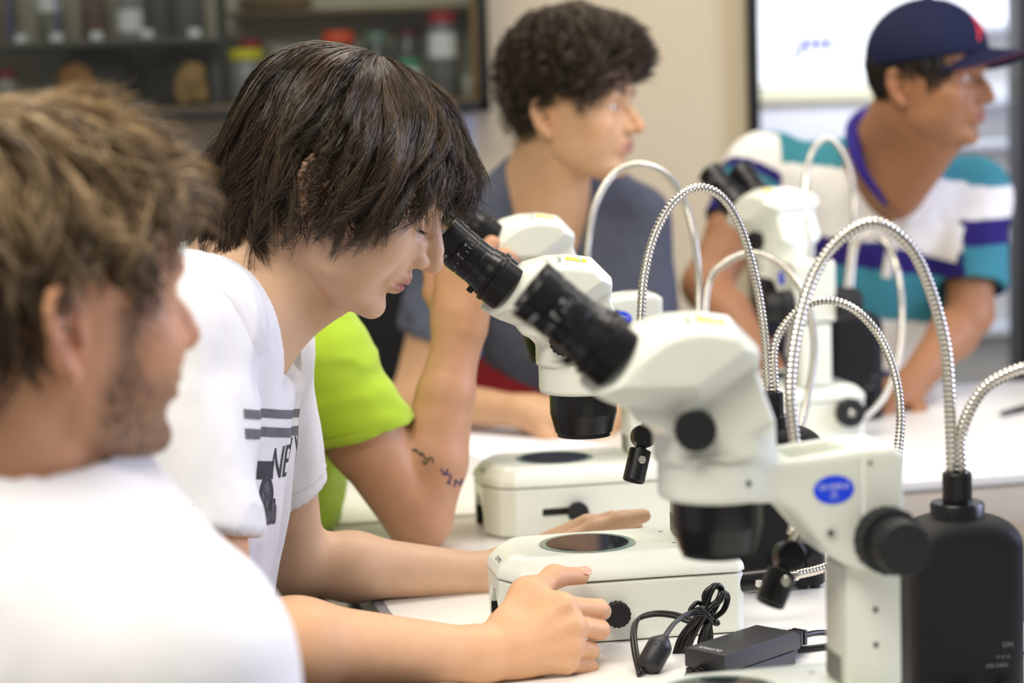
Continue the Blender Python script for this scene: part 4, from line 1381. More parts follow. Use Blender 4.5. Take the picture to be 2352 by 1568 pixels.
for i in range(4):
    r = (0.0104, 0.0106, 0.0098, 0.0086)[i]
    r *= 0.95
    f.chain([mcp[i], pip[i], dip[i], tip[i]], [r, r * 0.98, r * 0.86, r * 0.76], 0.0018)
    f.ball(mcp[i] + np.array((0.001, -0.0035, 0.001)), r * 0.86, 0.008)
for i in range(4):
    a_ = hd0 * 0.72 + mcp[i] * 0.28 + np.array((0, -0.0155, 0.0)); b_ = mcp[i] + np.array((-0.004, -0.0088, 0.0015))
    f.cone(a_, b_, 0.0022, 0.0030, 0.006)
th_ = [np.array(W(1165, 1440, 2.055)), np.array(W(1212, 1368, 2.085)), np.array(W(1272, 1324, 2.118)), np.array(W(1334, 1322, 2.138))]
f.chain(th_, [0.020, 0.0135, 0.0102, 0.0088], 0.010)
f.cone(th_[1], mcp[0] + np.array((-0.014, 0.012, 0)), 0.012, 0.011, 0.022)
# far hand resting behind the base
hf0 = np.array(W(1170, 1310, 2.435))
mf = [np.array(W(1350 - 6 * i, 1205 + 24 * i, 2.42 + 0.006 * i)) for i in range(4)]
tf = [np.array(W(1462 - 12 * i, 1212 + 28 * i, 2.42 + 0.004 * i)) for i in range(4)]
f.chain([wrf, hf0], [0.0255, 0.025], 0.015)
for i in range(4):
    f.chain([hf0, mf[i]], [0.022, 0.0125], 0.014)
    mid = (mf[i] + tf[i]) / 2 + np.array((0, 0, 0.008))
    f.chain([mf[i], mid, tf[i]], [0.0105, 0.0096, 0.0082], 0.005)
f.chain([np.array(W(1280, 1260, 2.40)), np.array(W(1370, 1214, 2.39)), np.array(W(1430, 1196, 2.385)), np.array(W(1478, 1184, 2.385))], [0.014, 0.0112, 0.0105, 0.0086], 0.008)
H2.face(eye_open=3.5, gaze=24, lip=1.0, nose=1.0, brow=0.9, mouth_open=2.0)
H2.ear(-1, 20); H2.ear(1, 20)
me = f.mesh('body'); V = co_np(me)
base2 = (0.66, 0.425, 0.275)
def ex2(L, C):
    W3 = L @ (A2 * 0.001).T + O2
    lo = (W3[:, 2] < 1.02) & (W3[:, 1] < 2.2)           # forearm near: more tan
    C[lo] = C[lo] * np.array((1.05, 0.93, 0.80))
    sp = noise3(L, 9, 0.12, 1); m_ = (sp > 0.82) & (L[:, 2] < -5) & (L[:, 1] > 20) & (L[:, 2] > -85) & (L[:, 0] < 0)
    C[m_] = C[m_] * np.array((1.0, 0.84, 0.80))
    return C
vcolor(me, skin_colors(V, H2, base2, red=0.22, extra=ex2))
body2 = link('body', me, skin_mat('skin_fair'), p2)
eyeball('eye', H2, -1, p2, (0, 25)); eyeball('eye', H2, 1, p2, (0, 25))
tn = Vector(th_[3] - th_[2]).normalized(); tup = Vector((-0.25, -0.75, 0.62)); tup = (tup - tn * tup.dot(tn)).normalized(); tsd = tn.cross(tup)
bm = bmesh.new(); bmesh.ops.create_uvsphere(bm, u_segments=20, v_segments=12, radius=1.0)
mn = bm_mesh(bm); mn.transform(Matrix(((tn.x, tsd.x, tup.x, 0), (tn.y, tsd.y, tup.y, 0), (tn.z, tsd.z, tup.z, 0), (0, 0, 0, 1))) @ Matrix.Diagonal((0.0072, 0.0058, 0.0016, 1)))
mn.transform(Matrix.Translation(Vector(th_[3]) + tn * 0.002 + tup * 0.0082))
link('thumb_nail', mn, mat('nail', rgb(224, 172, 146), 0.3), p2)
brow_strands(H2, p2, (0.03, 0.02, 0.014), 130, 21)
# lashes
rng = np.random.default_rng(4)
cv = []
for q in (1, -1):
    for i in range(46):
        t = rng.uniform(-1, 1); a = np.array((31 * q + 11.5 * t, 87.0 - 4.0 * t * t - 1.0 * t * q, 16.5 - 1.2 * abs(t)))
        dr = np.array((t * q * .4, 0.85, -0.45 + 0.2 * rng.normal())); dr /= np.linalg.norm(dr)
        L_ = rng.uniform(6, 9)
        cv.append([H2.w(a + dr * L_ * s_ + np.array((0, 0, 2.5 * s_ * s_))) for s_ in np.linspace(0, 1, 5)])
cv = np.array(cv)
strand_object('eyelashes', cv, np.full(cv.shape[:2], 0.00022) * np.linspace(1, .3, 5)[None], np.tile(np.array([[.02, .014, .01]]), (len(cv), 1)), hair_mat('brow_21', (0, 0, 0, 1)), p2)

# t-shirt
fs = Field((-0.52, 1.84, 0.66), (-0.13, 2.46, 1.24), 0.0034)
chest = np.array(W(480, 930, 2.15)); belly = np.array(W(430, 1260, 2.14)); hip = np.array(W(330, 1500, 2.12))
fs.cone(shn + np.array((-0.01, 0.03, -0.005)), shf + np.array((-0.01, -0.03, -0.005)), 0.058, 0.058, 0.03)
fs.cone(np.array(W(450, 768, 2.05)), np.array(W(520, 752, 2.22)), 0.060, 0.058, 0.03)
def torso_ell(c, rx, ry, rz_):
    fs.ell(c, (rx, ry, rz_), np.array(Matrix.Rotation(R(6), 3, 'Y')), 0.05)
torso_ell(chest, 0.082, 0.155, 0.16)
torso_ell(belly, 0.085, 0.150, 0.17)
torso_ell(hip, 0.10, 0.16, 0.14)
fs.cone(np.array(W(524, 850, 2.09)), np.array(W(470, 1150, 2.10)), 0.040, 0.040, 0.05)
fs.cone(np.array(W(532, 850, 2.20)), np.array(W(478, 1150, 2.20)), 0.040, 0.038, 0.05)
fs.cone(np.array(W(495, 715, 2.15)), np.array(W(566, 825, 2.16)), 0.055, 0.040, 0.03)
# sleeves
dn = (eln - shn) / np.linalg.norm(eln - shn); df = (elf - shf) / np.linalg.norm(elf - shf)
en = shn + dn * (W(472, 1205, 1.955) - Vector(shn)).dot(Vector(dn)); ef = shf + df * (W(664, 1140, 2.355) - Vector(shf)).dot(Vector(df))
fs.ball(shn, 0.056, 0.03); fs.ball(shf, 0.052, 0.03)
SLEEVES = [(shn, en, 0.0535, 0.0505, 0.022, 0.0415, dn + np.array((-0.22, 0, 0.0))), (shf, ef, 0.052, 0.0500, 0.022, 0.0448, df + np.array((0.20, 0, 0.0)))]
for a_ in SLEEVES: fs.sleeve(*a_[:5], hole=a_[5], n=a_[6])
# neckline
nax = (nb - nt) / np.linalg.norm(nb - nt)
pn = np.array((0.82, 0, 0.57)); p0 = np.array(W(532, 726, 2.10))
sl = fs.region(nb - 0.13, nb + 0.13); X, Y, Z = fs.coords(sl)
pl = -((X - p0[0]) * pn[0] + (Y - p0[1]) * pn[1] + (Z - p0[2]) * pn[2])
cyl = np.sqrt((Y - nb[1]) ** 2 + 0 * X + 0 * Z) - 0.072
fs.D[sl] = smax(fs.D[sl], -np.maximum(pl, cyl).astype(np.float32), 0.006)
fs.cone(nt, nb, 0.053, 0.0595, 0.003, '-')
fs.cone(nb, nb + nax * 0.03 + np.array((0.02, 0, -0.01)), 0.0595, 0.045, 0.003, '-')
ms = fs.mesh('t_shirt'); 
wrinkle(ms, 0.0060, (10, 10, 5), 5)
wrinkle(ms, 0.0014, (22, 22, 9), 8)
M_TEE = mat('white_cotton', rgb(232, 231, 233), 0.85, spec=0.2, noise=0.02, noise_scale=30, bump=0.25, bump_scale=1200, sheen=0.2)
tee = link('t_shirt', ms, M_TEE, p2)
# ribbed collar band following the neckline
tb_ = bvh_of(ms)
M_STITCH = mat('shirt_stitch', rgb(206, 205, 210), 0.9)
for a_ in SLEEVES:
    dd = (a_[1] - a_[0]) / np.linalg.norm(a_[1] - a_[0])
    hem_ring('hem_stitch', tb_, a_[1] - dd * 0.017, dd, a_[3], M_STITCH, tee, a_[6])
# ribbed collar band along the neckline
rows = []
cam_o = Vector((0, 0, CAM_Z))
for px_, py_ in catmull([(470, 606, 0), (505, 620, 0), (545, 652, 0), (580, 700, 0), (606, 752, 0), (624, 800, 0)], 9)[:, :2]:
    row = []
    for k_ in range(7):
        dr = (W(px_ - 5.5 * k_, py_ + 3.2 * k_, 2.1) - cam_o).normalized()
        hit, hn, i_, ds = tb_.ray_cast(cam_o, dr, 4)
        row.append(None if hit is None or hit.y > 2.17 else hit + hn * (0.0012 if 0 < k_ < 6 else 0.0001))
    if all(q is not None for q in row): rows.append(row)
if len(rows) > 4:
    vs_ = [q for r_ in rows for q in r_]
    fs_ = [(i * 7 + k, i * 7 + k + 1, (i + 1) * 7 + k + 1, (i + 1) * 7 + k) for i in range(len(rows) - 1) for k in range(6)]
    link('collar_band', meshdata('collar_band', vs_, fs_), mat('ribbed_cotton', rgb(226, 224, 224), 0.9, spec=0.2, bump=0.5, bump_scale=700), tee)
# print on the chest
vx = Vector((0.28, -0.95, 0.0)).normalized()
def chest_print(name, me_, px, py, ux, uy, m, cut=0.004):
    o = Vector(W(px, py, 2.09))
    return decal(name, me_, o, ux, uy, m, tee, tb_, 0.0008, 0.12, cut)
prx = Vector((0.80, 0.60, -0.20)).normalized(); pry = Vector((0.0, 0.02, 1.0)).normalized()
M_PRN = mat('shirt_print_grey', rgb(104, 103, 108), 0.85, noise=0.25, noise_scale=400)
M_PRN2 = mat('shirt_print_dark', rgb(64, 64, 70), 0.85, noise=0.35, noise_scale=250)
chest_print('print_stripe', rect_mesh(0.19, 0.0085, 30, 2), 618, 946, prx, pry, M_PRN)
chest_print('print_stripe', rect_mesh(0.19, 0.0095, 30, 2), 618, 988, prx, pry, M_PRN)
tm = text_mesh('NEW YORK', 0.046, 0.9); x0_ = min(v.co.x for v in tm.vertices)
for v in tm.vertices: v.co.x = (v.co.x - x0_) * 0.62 + v.co.y * 0.12
chest_print('print_lettering', tm, 584, 1062, Vector((0.80, 0.60, -0.05)).normalized(), pry, M_PRN2, 0.006)
chest_print('print_picture', rect_mesh(0.030, 0.018, 6, 4), 553, 1068, prx, pry, M_PRN2)
chest_print('print_picture', oval_mesh(0.013, 0.021), 566, 1128, prx, pry, M_PRN2, 0.004)
chest_print('print_picture', oval_mesh(0.0075, 0.0135), 567, 1128, prx, pry, M_PRN, 0.004)
for k in range(9):
    hh = 0.016 + 0.012 * ((k * 37) % 5) / 5
    chest_print('print_picture', rect_mesh(0.0030, hh, 1, 4), 568 + 6 * k, 1195 - hh * 1000, prx, pry, M_PRN2 if k % 2 else M_PRN)
# trousers under the table edge
ft = Field((-0.62, 1.86, 0.0), (0.14, 2.45, 0.76), 0.008)
for y_, kx in ((2.03, 0.02), (2.27, 0.0)):
    ft.cone((-0.42, y_, 0.60), (kx, y_ + 0.03, 0.60), 0.095, 0.070, 0.03)
    ft.cone((kx, y_ + 0.03, 0.60), (kx - 0.02, y_ + 0.03, 0.12), 0.066, 0.048, 0.03)
    ft.cone((kx - 0.03, y_ + 0.03, 0.05), (kx + 0.13, y_ + 0.04, 0.035), 0.045, 0.034, 0.03)
ft.ell((-0.44, 2.15, 0.62), (0.15, 0.19, 0.11), None, 0.04)
mt = ft.mesh('trousers')
link('trousers', mt, mat('black_cloth', rgb(22, 20, 20), 0.9, bump=0.4, bump_scale=300, sheen=0.3), p2)
# hair
rt2 = {'f': [(0, 113), (21, 114), (41, 111), (54, 114), (66, 123), (80, 126), (100, 120), (180, 120)],
       's': [(0, 115), (20, 112), (40, 108), (60, 102), (80, 99), (100, 99), (120, 104), (140, 116), (152, 128), (180, 140)],
       'b': [(0, 115), (17, 118), (35, 123), (50, 130), (73, 132), (88, 129), (102, 130), (121, 144), (147, 178), (180, 182)]}
end2 = [(0, 82), (28, 83), (35, 74), (43, 73), (48, 100), (56, 114), (66, 128), (90, 143), (120, 156), (150, 162), (180, 163)]
hair2 = hair(H2, p2, rt2, end2, (0, -5, 30), n=12000, m=15, r0=0.38, cols=((0.022, 0.0145, 0.009), (0.105, 0.070, 0.042)), pole=(0.05, -0.30, 0.95),
             swirl=0.22, seed=2, clump=72, thick=20, under=7, flip=7.0, gap=(-126, -100, 1.48, 0.97), frizz=1.5, jit=9, spread=0.16, curl=(3.8, 1.3), maxlen=2.5, wave=0.13, base_end=0.88, start=(0.0, 0.90), clump_pull=0.72, rough=0.3)
# ------------------------------------------------------------------ fair-haired bearded person, nearest, seen from behind
def person(label):
    return thing('person', label, 'person')
p1 = person('person with short fair hair and beard in a plain white t-shirt, nearest the camera')
A1 = head_axes(38, 2, 0)
O1 = np.array(W(205, 778, 1.40)) + A1 @ np.array((0.071, 0, 0))
f = Field((-0.62, 1.18, 0.94), (-0.09, 1.75, 1.56), 0.006, ([(-0.36, -0.20, 0.0024)], [(1.34, 1.54, 0.0024)], [(1.19, 1.40, 0.0024)]))
H1 = Head(f, O1, A1)
nb1 = np.array(W(75, 1130, 1.49))
f.cone(H1.w((0, -18, -40)), nb1, 0.058, 0.068, 0.02)
f.cone(H1.w((0, -52, -15)), nb1 + np.array((-0.03, 0.0, -0.02)), 0.045, 0.07, 0.03)
f.cone(nb1, nb1 + np.array((-0.03, 0.02, -0.09)), 0.062, 0.065, 0.03)
H1.face(eye_open=8, gaze=4, brow=1.05, chin=1.05)
H1.ear(-1, 26, 1.05); H1.ear(1, 26, 1.05)
me = f.mesh('body'); V = co_np(me)
def beard(L, C):
    x, y, z = np.abs(L[:, 0]), L[:, 1], L[:, 2]
    line = -34 + 0.30 * np.clip(y - 20, 0, 60)                    # cheek line
    m = 1 / (1 + np.exp((z - (-30 - 0.0 * y)) / 5.0))
    side = (y > 8) & (y < 40)
    m = np.maximum(m * (y > 0), 0)
    burn = np.exp(-((y - 30) / 12.0) ** 2) * (z < 20) * (z > -60) * (x > 45)
    tash = np.exp(-((z + 29) / 6.0) ** 2) * (y > 82) * (x < 30) * 0.8
    chin_ = np.exp(-(((z + 78) / 22.0) ** 2)) * (y > 25)
    m = np.clip(0.75 * m * np.clip((y - 2) / 14, 0, 1) * (z > -100) + 0.85 * burn + tash + 0.3 * chin_, 0, 0.9)
    lipw = (np.abs(z + 43) < 7) & (x < 18) & (y > 85)
    m = np.where(lipw, m * 0.2, m)
    m = m * np.clip(0.8 + 0.4 * noise3(L, 3, 0.35, 2), 0, 1)
    t = np.array((0.075, 0.045, 0.026))
    return C * (1 - m[:, None]) + t[None] * m[:, None]
vcolor(me, skin_colors(V, H1, (0.64, 0.335, 0.185), lips=(0.42, 0.18, 0.13), red=0.5, extra=beard))
link('body', me, skin_mat('skin_tanned'), p1)
eyeball('eye', H1, -1, p1, (0, 4)); eyeball('eye', H1, 1, p1, (0, 4))
brow_strands(H1, p1, (0.10, 0.065, 0.035), 90, 31)
rt1 = {'f': [(0, 127), (26, 132), (37, 136), (51, 137), (62, 138), (70, 133), (90, 110), (180, 100)],
       's': [(0, 127), (25, 126), (40, 119), (60, 104), (80, 89), (100, 84), (135, 92), (180, 100)],
       'b': [(0, 127), (17, 127), (50, 130), (73, 128), (90, 112), (105, 104), (121, 103), (140, 112), (180, 120)]}
end1 = [(0, 68), (25, 66), (38, 64), (48, 74), (56, 92), (63, 104), (70, 100), (78, 84), (100, 84), (112, 112), (130, 134), (180, 138)]
h1 = hair(H1, p1, rt1, end1, (0, -5, 30), n=5200, m=8, r0=0.75, cols=((0.075, 0.048, 0.026), (0.62, 0.43, 0.22)), pole=(0.0, -0.38, 0.92),
          swirl=0.15, seed=11, clump=70, thick=12, under=6, flip=9, frizz=1.5, jit=11, cap_col=(0.075, 0.048, 0.026), start=(0.0, 0.97), clump_pull=0.95, spread=0.25, rough=0.5, maxlen=0.62, curl=(3, 0.8), fade=(112, 45), wave=0.15)
fs = Field((-0.80, 1.02, 0.62), (-0.06, 1.85, 1.27), 0.006)
sh1 = np.array(W(385, 1535, 1.40))
fs.cone(np.array(W(20, 1300, 1.50)), np.array(W(230, 1440, 1.46)), 0.066, 0.070, 0.05)
fs.cone(np.array(W(230, 1440, 1.46)), sh1, 0.070, 0.076, 0.05)
fs.cone(np.array(W(20, 1240, 1.55)), np.array(W(-120, 1330, 1.68)), 0.07, 0.075, 0.05)
fs.ell(np.array(W(120, 1650, 1.50)), (0.13, 0.17, 0.22), np.array(Matrix.Rotation(R(19), 3, 'Z')), 0.06)
fs.ell(np.array(W(-80, 1600, 1.50)), (0.13, 0.17, 0.22), np.array(Matrix.Rotation(R(19), 3, 'Z')), 0.06)
fs.cone(sh1, np.array(W(500, 1960, 1.40)), 0.076, 0.068, 0.04)
fs.cone(H1.w((0, -18, -60)), nb1, 0.056, 0.0715, 0.003, '-')
fs.cone(nb1, nb1 + np.array((0.02, 0.01, -0.02)), 0.0715, 0.06, 0.003, '-')
ms = fs.mesh('t_shirt'); wrinkle(ms, 0.003, (8, 8, 5), 15)
link('t_shirt', ms, mat('white_cotton_soft', rgb(240, 239, 240), 0.85, spec=0.2, noise=0.02, noise_scale=20, bump=0.2, bump_scale=900), p1)
# ------------------------------------------------------------------ person in lime shirt behind the dark-haired one
p3 = person('person in a lime green polo shirt with ink scribbles on the raised forearm')
A3 = head_axes(4, 27, 0)
O3 = np.array(W(1028, 434, 2.82)) - A3 @ np.array((0, 0.091, 0.030))
sh3, el3, wr3 = np.array(W(700, 800, 2.64)), np.array(W(962, 1188, 2.66)), np.array(W(1050, 782, 2.70))
f = Field((-0.46, 2.50, 0.70), (0.03, 3.02, 1.50), 0.006, ([(-0.16, 0.0, 0.003)], [(2.58, 2.92, 0.003)], [(0.76, 1.36, 0.0034)]))
H3 = Head(f, O3, A3)
nb3 = np.array(W(720, 640, 2.82))
f.cone(H3.w((0, -20, -38)), nb3, 0.052, 0.058, 0.02)
f.cone(nb3, np.array(W(620, 800, 2.82)), 0.058, 0.10, 0.03)
f.chain([sh3, (sh3 + el3) / 2, el3], [0.046, 0.047, 0.042], 0.02)
f.chain([el3, el3 * .68 + wr3 * .32, el3 * .3 + wr3 * .7, wr3], [0.041, 0.0455, 0.036, 0.029], 0.008)
hand(f, wr3, (0.16, 0.05, 0.98), (-0.50, -0.80, 0.25), thumb=-1, curl=(38, 45, 30), s=1.06)
H3.face(eye_open=3, gaze=20); H3.ear(-1); H3.ear(1)
me = f.mesh('body'); V = co_np(me)
vcolor(me, skin_colors(V, H3, (0.50, 0.265, 0.145), red=0.3))
b3 = link('body', me, skin_mat('skin_brown_light'), p3)
eyeball('eye', H3, -1, p3, (0, 25)); eyeball('eye', H3, 1, p3, (0, 25))
bv = bvh_of(me)
M_PEN = mat('blue_pen_ink', rgb(58, 56, 96), 0.7); M_PEN2 = mat('green_grey_ink', rgb(66, 70, 44), 0.7)
def scribble(strokes, m):
    for st in strokes:
        C = []
        for (px, py) in st:
            o = Vector((0, 0, CAM_Z)); dr = (W(px, py, 2.6) - o).normalized()
            hit, n, i, d = bv.ray_cast(o, dr, 4.0)
            if hit is not None: C.append(np.array(hit + n * 0.0003))
        if len(C) > 2:
            link('ink_writing', sweep_mesh(catmull(C, 4), 0.0011, 6), m, b3)
scribble([[(948, 1030), (952, 1036), (956, 1030), (960, 1040), (965, 1038), (966, 1046), (972, 1040), (975, 1050), (981, 1052)],
          [(974, 1055), (972, 1062), (978, 1066), (983, 1056), (988, 1050), (994, 1053), (995, 1062)]], M_PEN2)
scribble([[(1013, 1076), (1017, 1084), (1022, 1090), (1026, 1082), (1030, 1077)], [(1022, 1090), (1030, 1088), (1036, 1094), (1033, 1102), (1028, 1108), (1036, 1110)],
          [(1043, 1118), (1046, 1108), (1045, 1102), (1052, 1107), (1060, 1107)], [(1059, 1099), (1062, 1104), (1058, 1112), (1052, 1115)]], M_PEN)
fs = Field((-0.70, 2.40, 0.66), (-0.06, 3.06, 1.32), 0.005)
fs.ball(sh3, 0.064, 0.03)
fs.cone(sh3 + np.array((-0.02, 0.02, 0)), np.array(W(640, 760, 3.0)), 0.075, 0.075, 0.05)
fs.cone(np.array(W(640, 690, 2.80)), np.array(W(480, 690, 2.80)), 0.07, 0.07, 0.05)
fs.ell(np.array(W(600, 950, 2.84)), (0.11, 0.17, 0.20), None, 0.06)
fs.ell(np.array(W(560, 1150, 2.84)), (0.11, 0.16, 0.20), None, 0.06)
d3 = (el3 - sh3) / np.linalg.norm(el3 - sh3)
c3 = sh3 + (el3 - sh3) * 0.50
fs.sleeve(sh3, c3, 0.066, 0.0635, 0.03, hole=0.054, n=d3 + np.array((-.25, 0, -.35)))
fs.cone(H3.w((0, -20, -50)), nb3, 0.055, 0.064, 0.003, '-')
ms = fs.mesh('polo_shirt'); wrinkle(ms, 0.0045, (9, 6, 14), 25)
pl3 = link('polo_shirt', ms, mat('lime_cotton', rgb(162, 190, 40), 0.8, spec=0.2, noise=0.04, noise_scale=30, sheen=0.2), p3)
hem_ring('hem_stitch', bvh_of(ms), c3 - d3 * 0.02, d3, 0.064, mat('lime_stitch', rgb(150, 180, 24), 0.9), pl3, d3 + np.array((-.25, 0, -.35)))
rt3 = {'f': [(0, 118), (21, 120), (41, 117), (54, 116), (70, 112), (90, 105), (180, 100)],
       's': [(0, 118), (20, 114), (40, 106), (60, 98), (80, 92), (100, 88), (140, 95), (180, 100)],
       'b': [(0, 118), (35, 122), (50, 124), (73, 122), (90, 112), (121, 108), (180, 120)]}
hair(H3, p3, rt3, [(0, 62), (30, 64), (45, 80), (60, 110), (80, 95), (110, 100), (130, 132), (180, 135)], (0, -5, 30), n=1500, m=8, r0=0.9,
     cols=((0.05, 0.032, 0.017), (0.14, 0.095, 0.05)), swirl=0.2, seed=33, clump=80, thick=16, under=5, flip=4, jit=5)
# ------------------------------------------------------------------ curly-haired person in grey
p4 = person('person with dark curly hair in a grey t-shirt leaning on the cross table')
A4 = head_axes(-25, 3, 0)
O4 = np.array(W(1278, 276, 3.49)) + A4 @ np.array((0.071, 0, 0))
f = Field((-0.30, 3.25, 0.72), (0.33, 3.98, 1.50), 0.0068, ([(0.05, 0.24, 0.0030)], [(3.40, 3.60, 0.0030)], [(1.15, 1.32, 0.0030)]))
H4 = Head(f, O4, A4)
nb4 = np.array(W(1262, 455, 3.64))
f.cone(H4.w((0, -16, -40)), nb4, 0.053, 0.062, 0.02)
f.cone(H4.w((0, -45, -20)), nb4 + np.array((-0.03, 0.02, 0)), 0.042, 0.06, 0.02)
f.cone(nb4, nb4 + np.array((0, 0.03, -0.08)), 0.058, 0.06, 0.03)
shl4, ell4, wrl4 = np.array(W(1050, 560, 3.66)), np.array(W(948, 915, 3.66)), np.array(W(1200, 945, 3.52))
shr4, elr4, wrr4 = np.array(W(1455, 520, 3.74)), np.array(W(1500, 830, 3.70)), np.array(W(1400, 955, 3.56))
f.chain([shl4, (shl4 + ell4) / 2, ell4], [0.045, 0.043, 0.036], 0.02); f.chain([ell4, ell4 * .7 + wrl4 * .3, wrl4], [0.035, 0.037, 0.026], 0.02)
f.chain([shr4, elr4], [0.045, 0.037], 0.02); f.chain([elr4, elr4 * .7 + wrr4 * .3, wrr4], [0.036, 0.037, 0.026], 0.02)
hand(f, wrl4, (0.95, -0.15, -0.10), (0.0, -0.4, 0.9), thumb=1, curl=(15, 25, 20))
hand(f, wrr4, (-0.75, -0.5, -0.12), (0.0, -0.3, 0.95), thumb=-1, curl=(15, 25, 20))
H4.face(eye_open=9, gaze=-2, nose=1.25, brow=1.05); H4.ear(-1, 26, 1.05); H4.ear(1, 26, 1.05)
me = f.mesh('body'); V = co_np(me)
vcolor(me, skin_colors(V, H4, (0.60, 0.355, 0.20), red=0.45, lips=(0.45, 0.19, 0.15)))
link('body', me, skin_mat('skin_olive'), p4)
eyeball('eye', H4, -1, p4, (0, -2)); eyeball('eye', H4, 1, p4, (0, -2))
brow_strands(H4, p4, (0.03, 0.02, 0.012), 110, 41)
rt4 = {'f': [(0, 160), (16, 146), (37, 155), (53, 163), (61, 160), (70, 134), (90, 110), (180, 100)],
       's': [(0, 160), (20, 148), (40, 130), (60, 110), (80, 90), (100, 83), (130, 85), (180, 95)],
       'b': [(0, 160), (20, 157), (34, 155), (49, 152), (65, 142), (80, 131), (100, 117), (123, 110), (180, 110)]}
end4 = [(0, 66), (30, 68), (42, 76), (52, 92), (62, 106), (70, 98), (78, 84), (104, 84), (116, 112), (140, 130), (180, 130)]
hair(H4, p4, rt4, end4, (0, -5, 30), n=3000, m=18, r0=0.9, cols=((0.018, 0.012, 0.008), (0.12, 0.085, 0.055)), pole=(0, -0.2, 0.97), swirl=0.3, seed=44, clump=46,
     curl=(9, 2.4), maxlen=0.9, thick=18, under=12, flip=6, frizz=1.2, jit=18, clump_pull=0.95, spread=0.2, start=(0.0, 0.95))
fs = Field((-0.24, 3.34, 0.72), (0.42, 4.02, 1.28), 0.006)
fs.cone(shl4, np.array(W(1200, 428, 3.66)), 0.062, 0.052, 0.04)
fs.cone(shr4, np.array(W(1325, 440, 3.70)), 0.062, 0.052, 0.04)
fs.ell(np.array(W(1285, 640, 3.74)), (0.155, 0.115, 0.21), None, 0.06)
fs.ell(np.array(W(1300, 830, 3.80)), (0.145, 0.11, 0.16), None, 0.06)
fs.ball(shl4, 0.062, 0.03)
fs.chain([shr4, shr4 * .4 + elr4 * .6], [0.060, 0.056], 0.03)
d4 = (ell4 - shl4) / np.linalg.norm(ell4 - shl4); c4 = shl4 + (ell4 - shl4) * 0.60
fs.sleeve(shl4, c4, 0.062, 0.058, 0.03, hole=0.051)
fs.cone(H4.w((0, -16, -60)), np.array(W(1262, 435, 3.61)), 0.055, 0.062, 0.004, '-')
ms = fs.mesh('t_shirt'); wrinkle(ms, 0.005, (9, 9, 5), 45)
link('t_shirt', ms, mat('grey_cotton', rgb(84, 88, 102), 0.85, spec=0.2, noise=0.08, noise_scale=40), p4)
# shorts with a blue waistband
fw_ = Field((-0.20, 3.55, 0.50), (0.30, 4.05, 0.98), 0.006)
wc = np.array(W(1205, 885, 3.80))
fw_.ell(wc, (0.155, 0.125, 0.075), None, 0.02); fw_.ell(wc + np.array((0, 0.01, -0.15)), (0.16, 0.13, 0.16), None, 0.05)
ms = fw_.mesh('shorts'); V = co_np(ms); C = np.tile(np.array([[0.20, 0.012, 0.016]]), (len(V), 1)); zt = W(1150, 826, 3.70).z
C[V[:, 2] > zt] = (0.03, 0.14, 0.40); C[V[:, 2] > W(1150, 802, 3.70).z] = (0.05, 0.06, 0.09)
vcolor(ms, C)
link('shorts', ms, mat('shorts_cloth', (0.2, 0.01, 0.01, 1), 0.8, attr='Col', spec=0.2), p4)

fl = Field((-0.24, 3.58, 0.0), (0.34, 4.12, 0.62), 0.010)
for x_ in (-0.04, 0.14):
    fl.cone((x_, 3.86, 0.60), (x_ - 0.01, 3.90, 0.12), 0.072, 0.048, 0.03)
    fl.cone((x_ - 0.01, 3.92, 0.045), (x_ - 0.01, 3.76, 0.038), 0.045, 0.036, 0.03)
link('legs', fl.mesh('legs'), mat('dark_denim', rgb(46, 50, 64), 0.85, bump=0.3, bump_scale=500), p4)
# ------------------------------------------------------------------ person with cap and striped polo
p5 = person('person in a navy cap and a teal, white and navy striped polo shirt')
A5 = head_axes(-34, 3, 0)
O5 = np.array(W(2092, 208, 3.69)) + A5 @ np.array((0.071, 0, 0))
f = Field((0.28, 3.45, 0.72), (0.95, 4.15, 1.55), 0.0070, ([(0.66, 0.86, 0.0032)], [(3.60, 3.82, 0.0032)], [(1.19, 1.37, 0.0032)]))
H5 = Head(f, O5, A5)
nb5 = np.array(W(2050, 400, 3.90))
f.cone(H5.w((0, -16, -42)), nb5, 0.058, 0.064, 0.03)
f.cone(H5.w((0, -45, -20)), nb5 + np.array((-0.03, 0.03, 0)), 0.046, 0.065, 0.02)
f.cone(H5.w((0, 40, -75)), np.array(W(2070, 440, 3.82)), 0.03, 0.04, 0.05)
f.cone(nb5, nb5 + np.array((0, 0.04, -0.10)), 0.06, 0.06, 0.03)
shl5, ell5, wrl5 = np.array(W(1760, 400, 4.0)), np.array(W(1622, 655, 3.90)), np.array(W(1790, 890, 3.72))
shr5, elr5, wrr5 = np.array(W(2225, 455, 3.98)), np.array(W(2228, 720, 3.88)), np.array(W(2095, 880, 3.72))
f.chain([shl5, (shl5 + ell5) / 2, ell5], [0.052, 0.050, 0.042], 0.02); f.chain([ell5, ell5 * .7 + wrl5 * .3, wrl5], [0.041, 0.042, 0.029], 0.02)
f.chain([shr5, (shr5 + elr5) / 2, elr5], [0.050, 0.047, 0.040], 0.02); f.chain([elr5, elr5 * .7 + wrr5 * .3, wrr5], [0.039, 0.041, 0.029], 0.02)
hand(f, wrl5, (0.85, -0.4, -0.25), (0, -0.2, 1), thumb=1, curl=(10, 18, 15))
hand(f, wrr5, (-0.7, -0.6, -0.22), (0, -0.2, 1), thumb=-1, curl=(10, 18, 15))
H5.face(eye_open=9, gaze=-2, lip=1.25, nose=0.95, brow=1.05, mouth_open=2); H5.ear(-1, 26, 1.05); H5.ear(1, 26, 1.05)
me = f.mesh('body'); V = co_np(me)
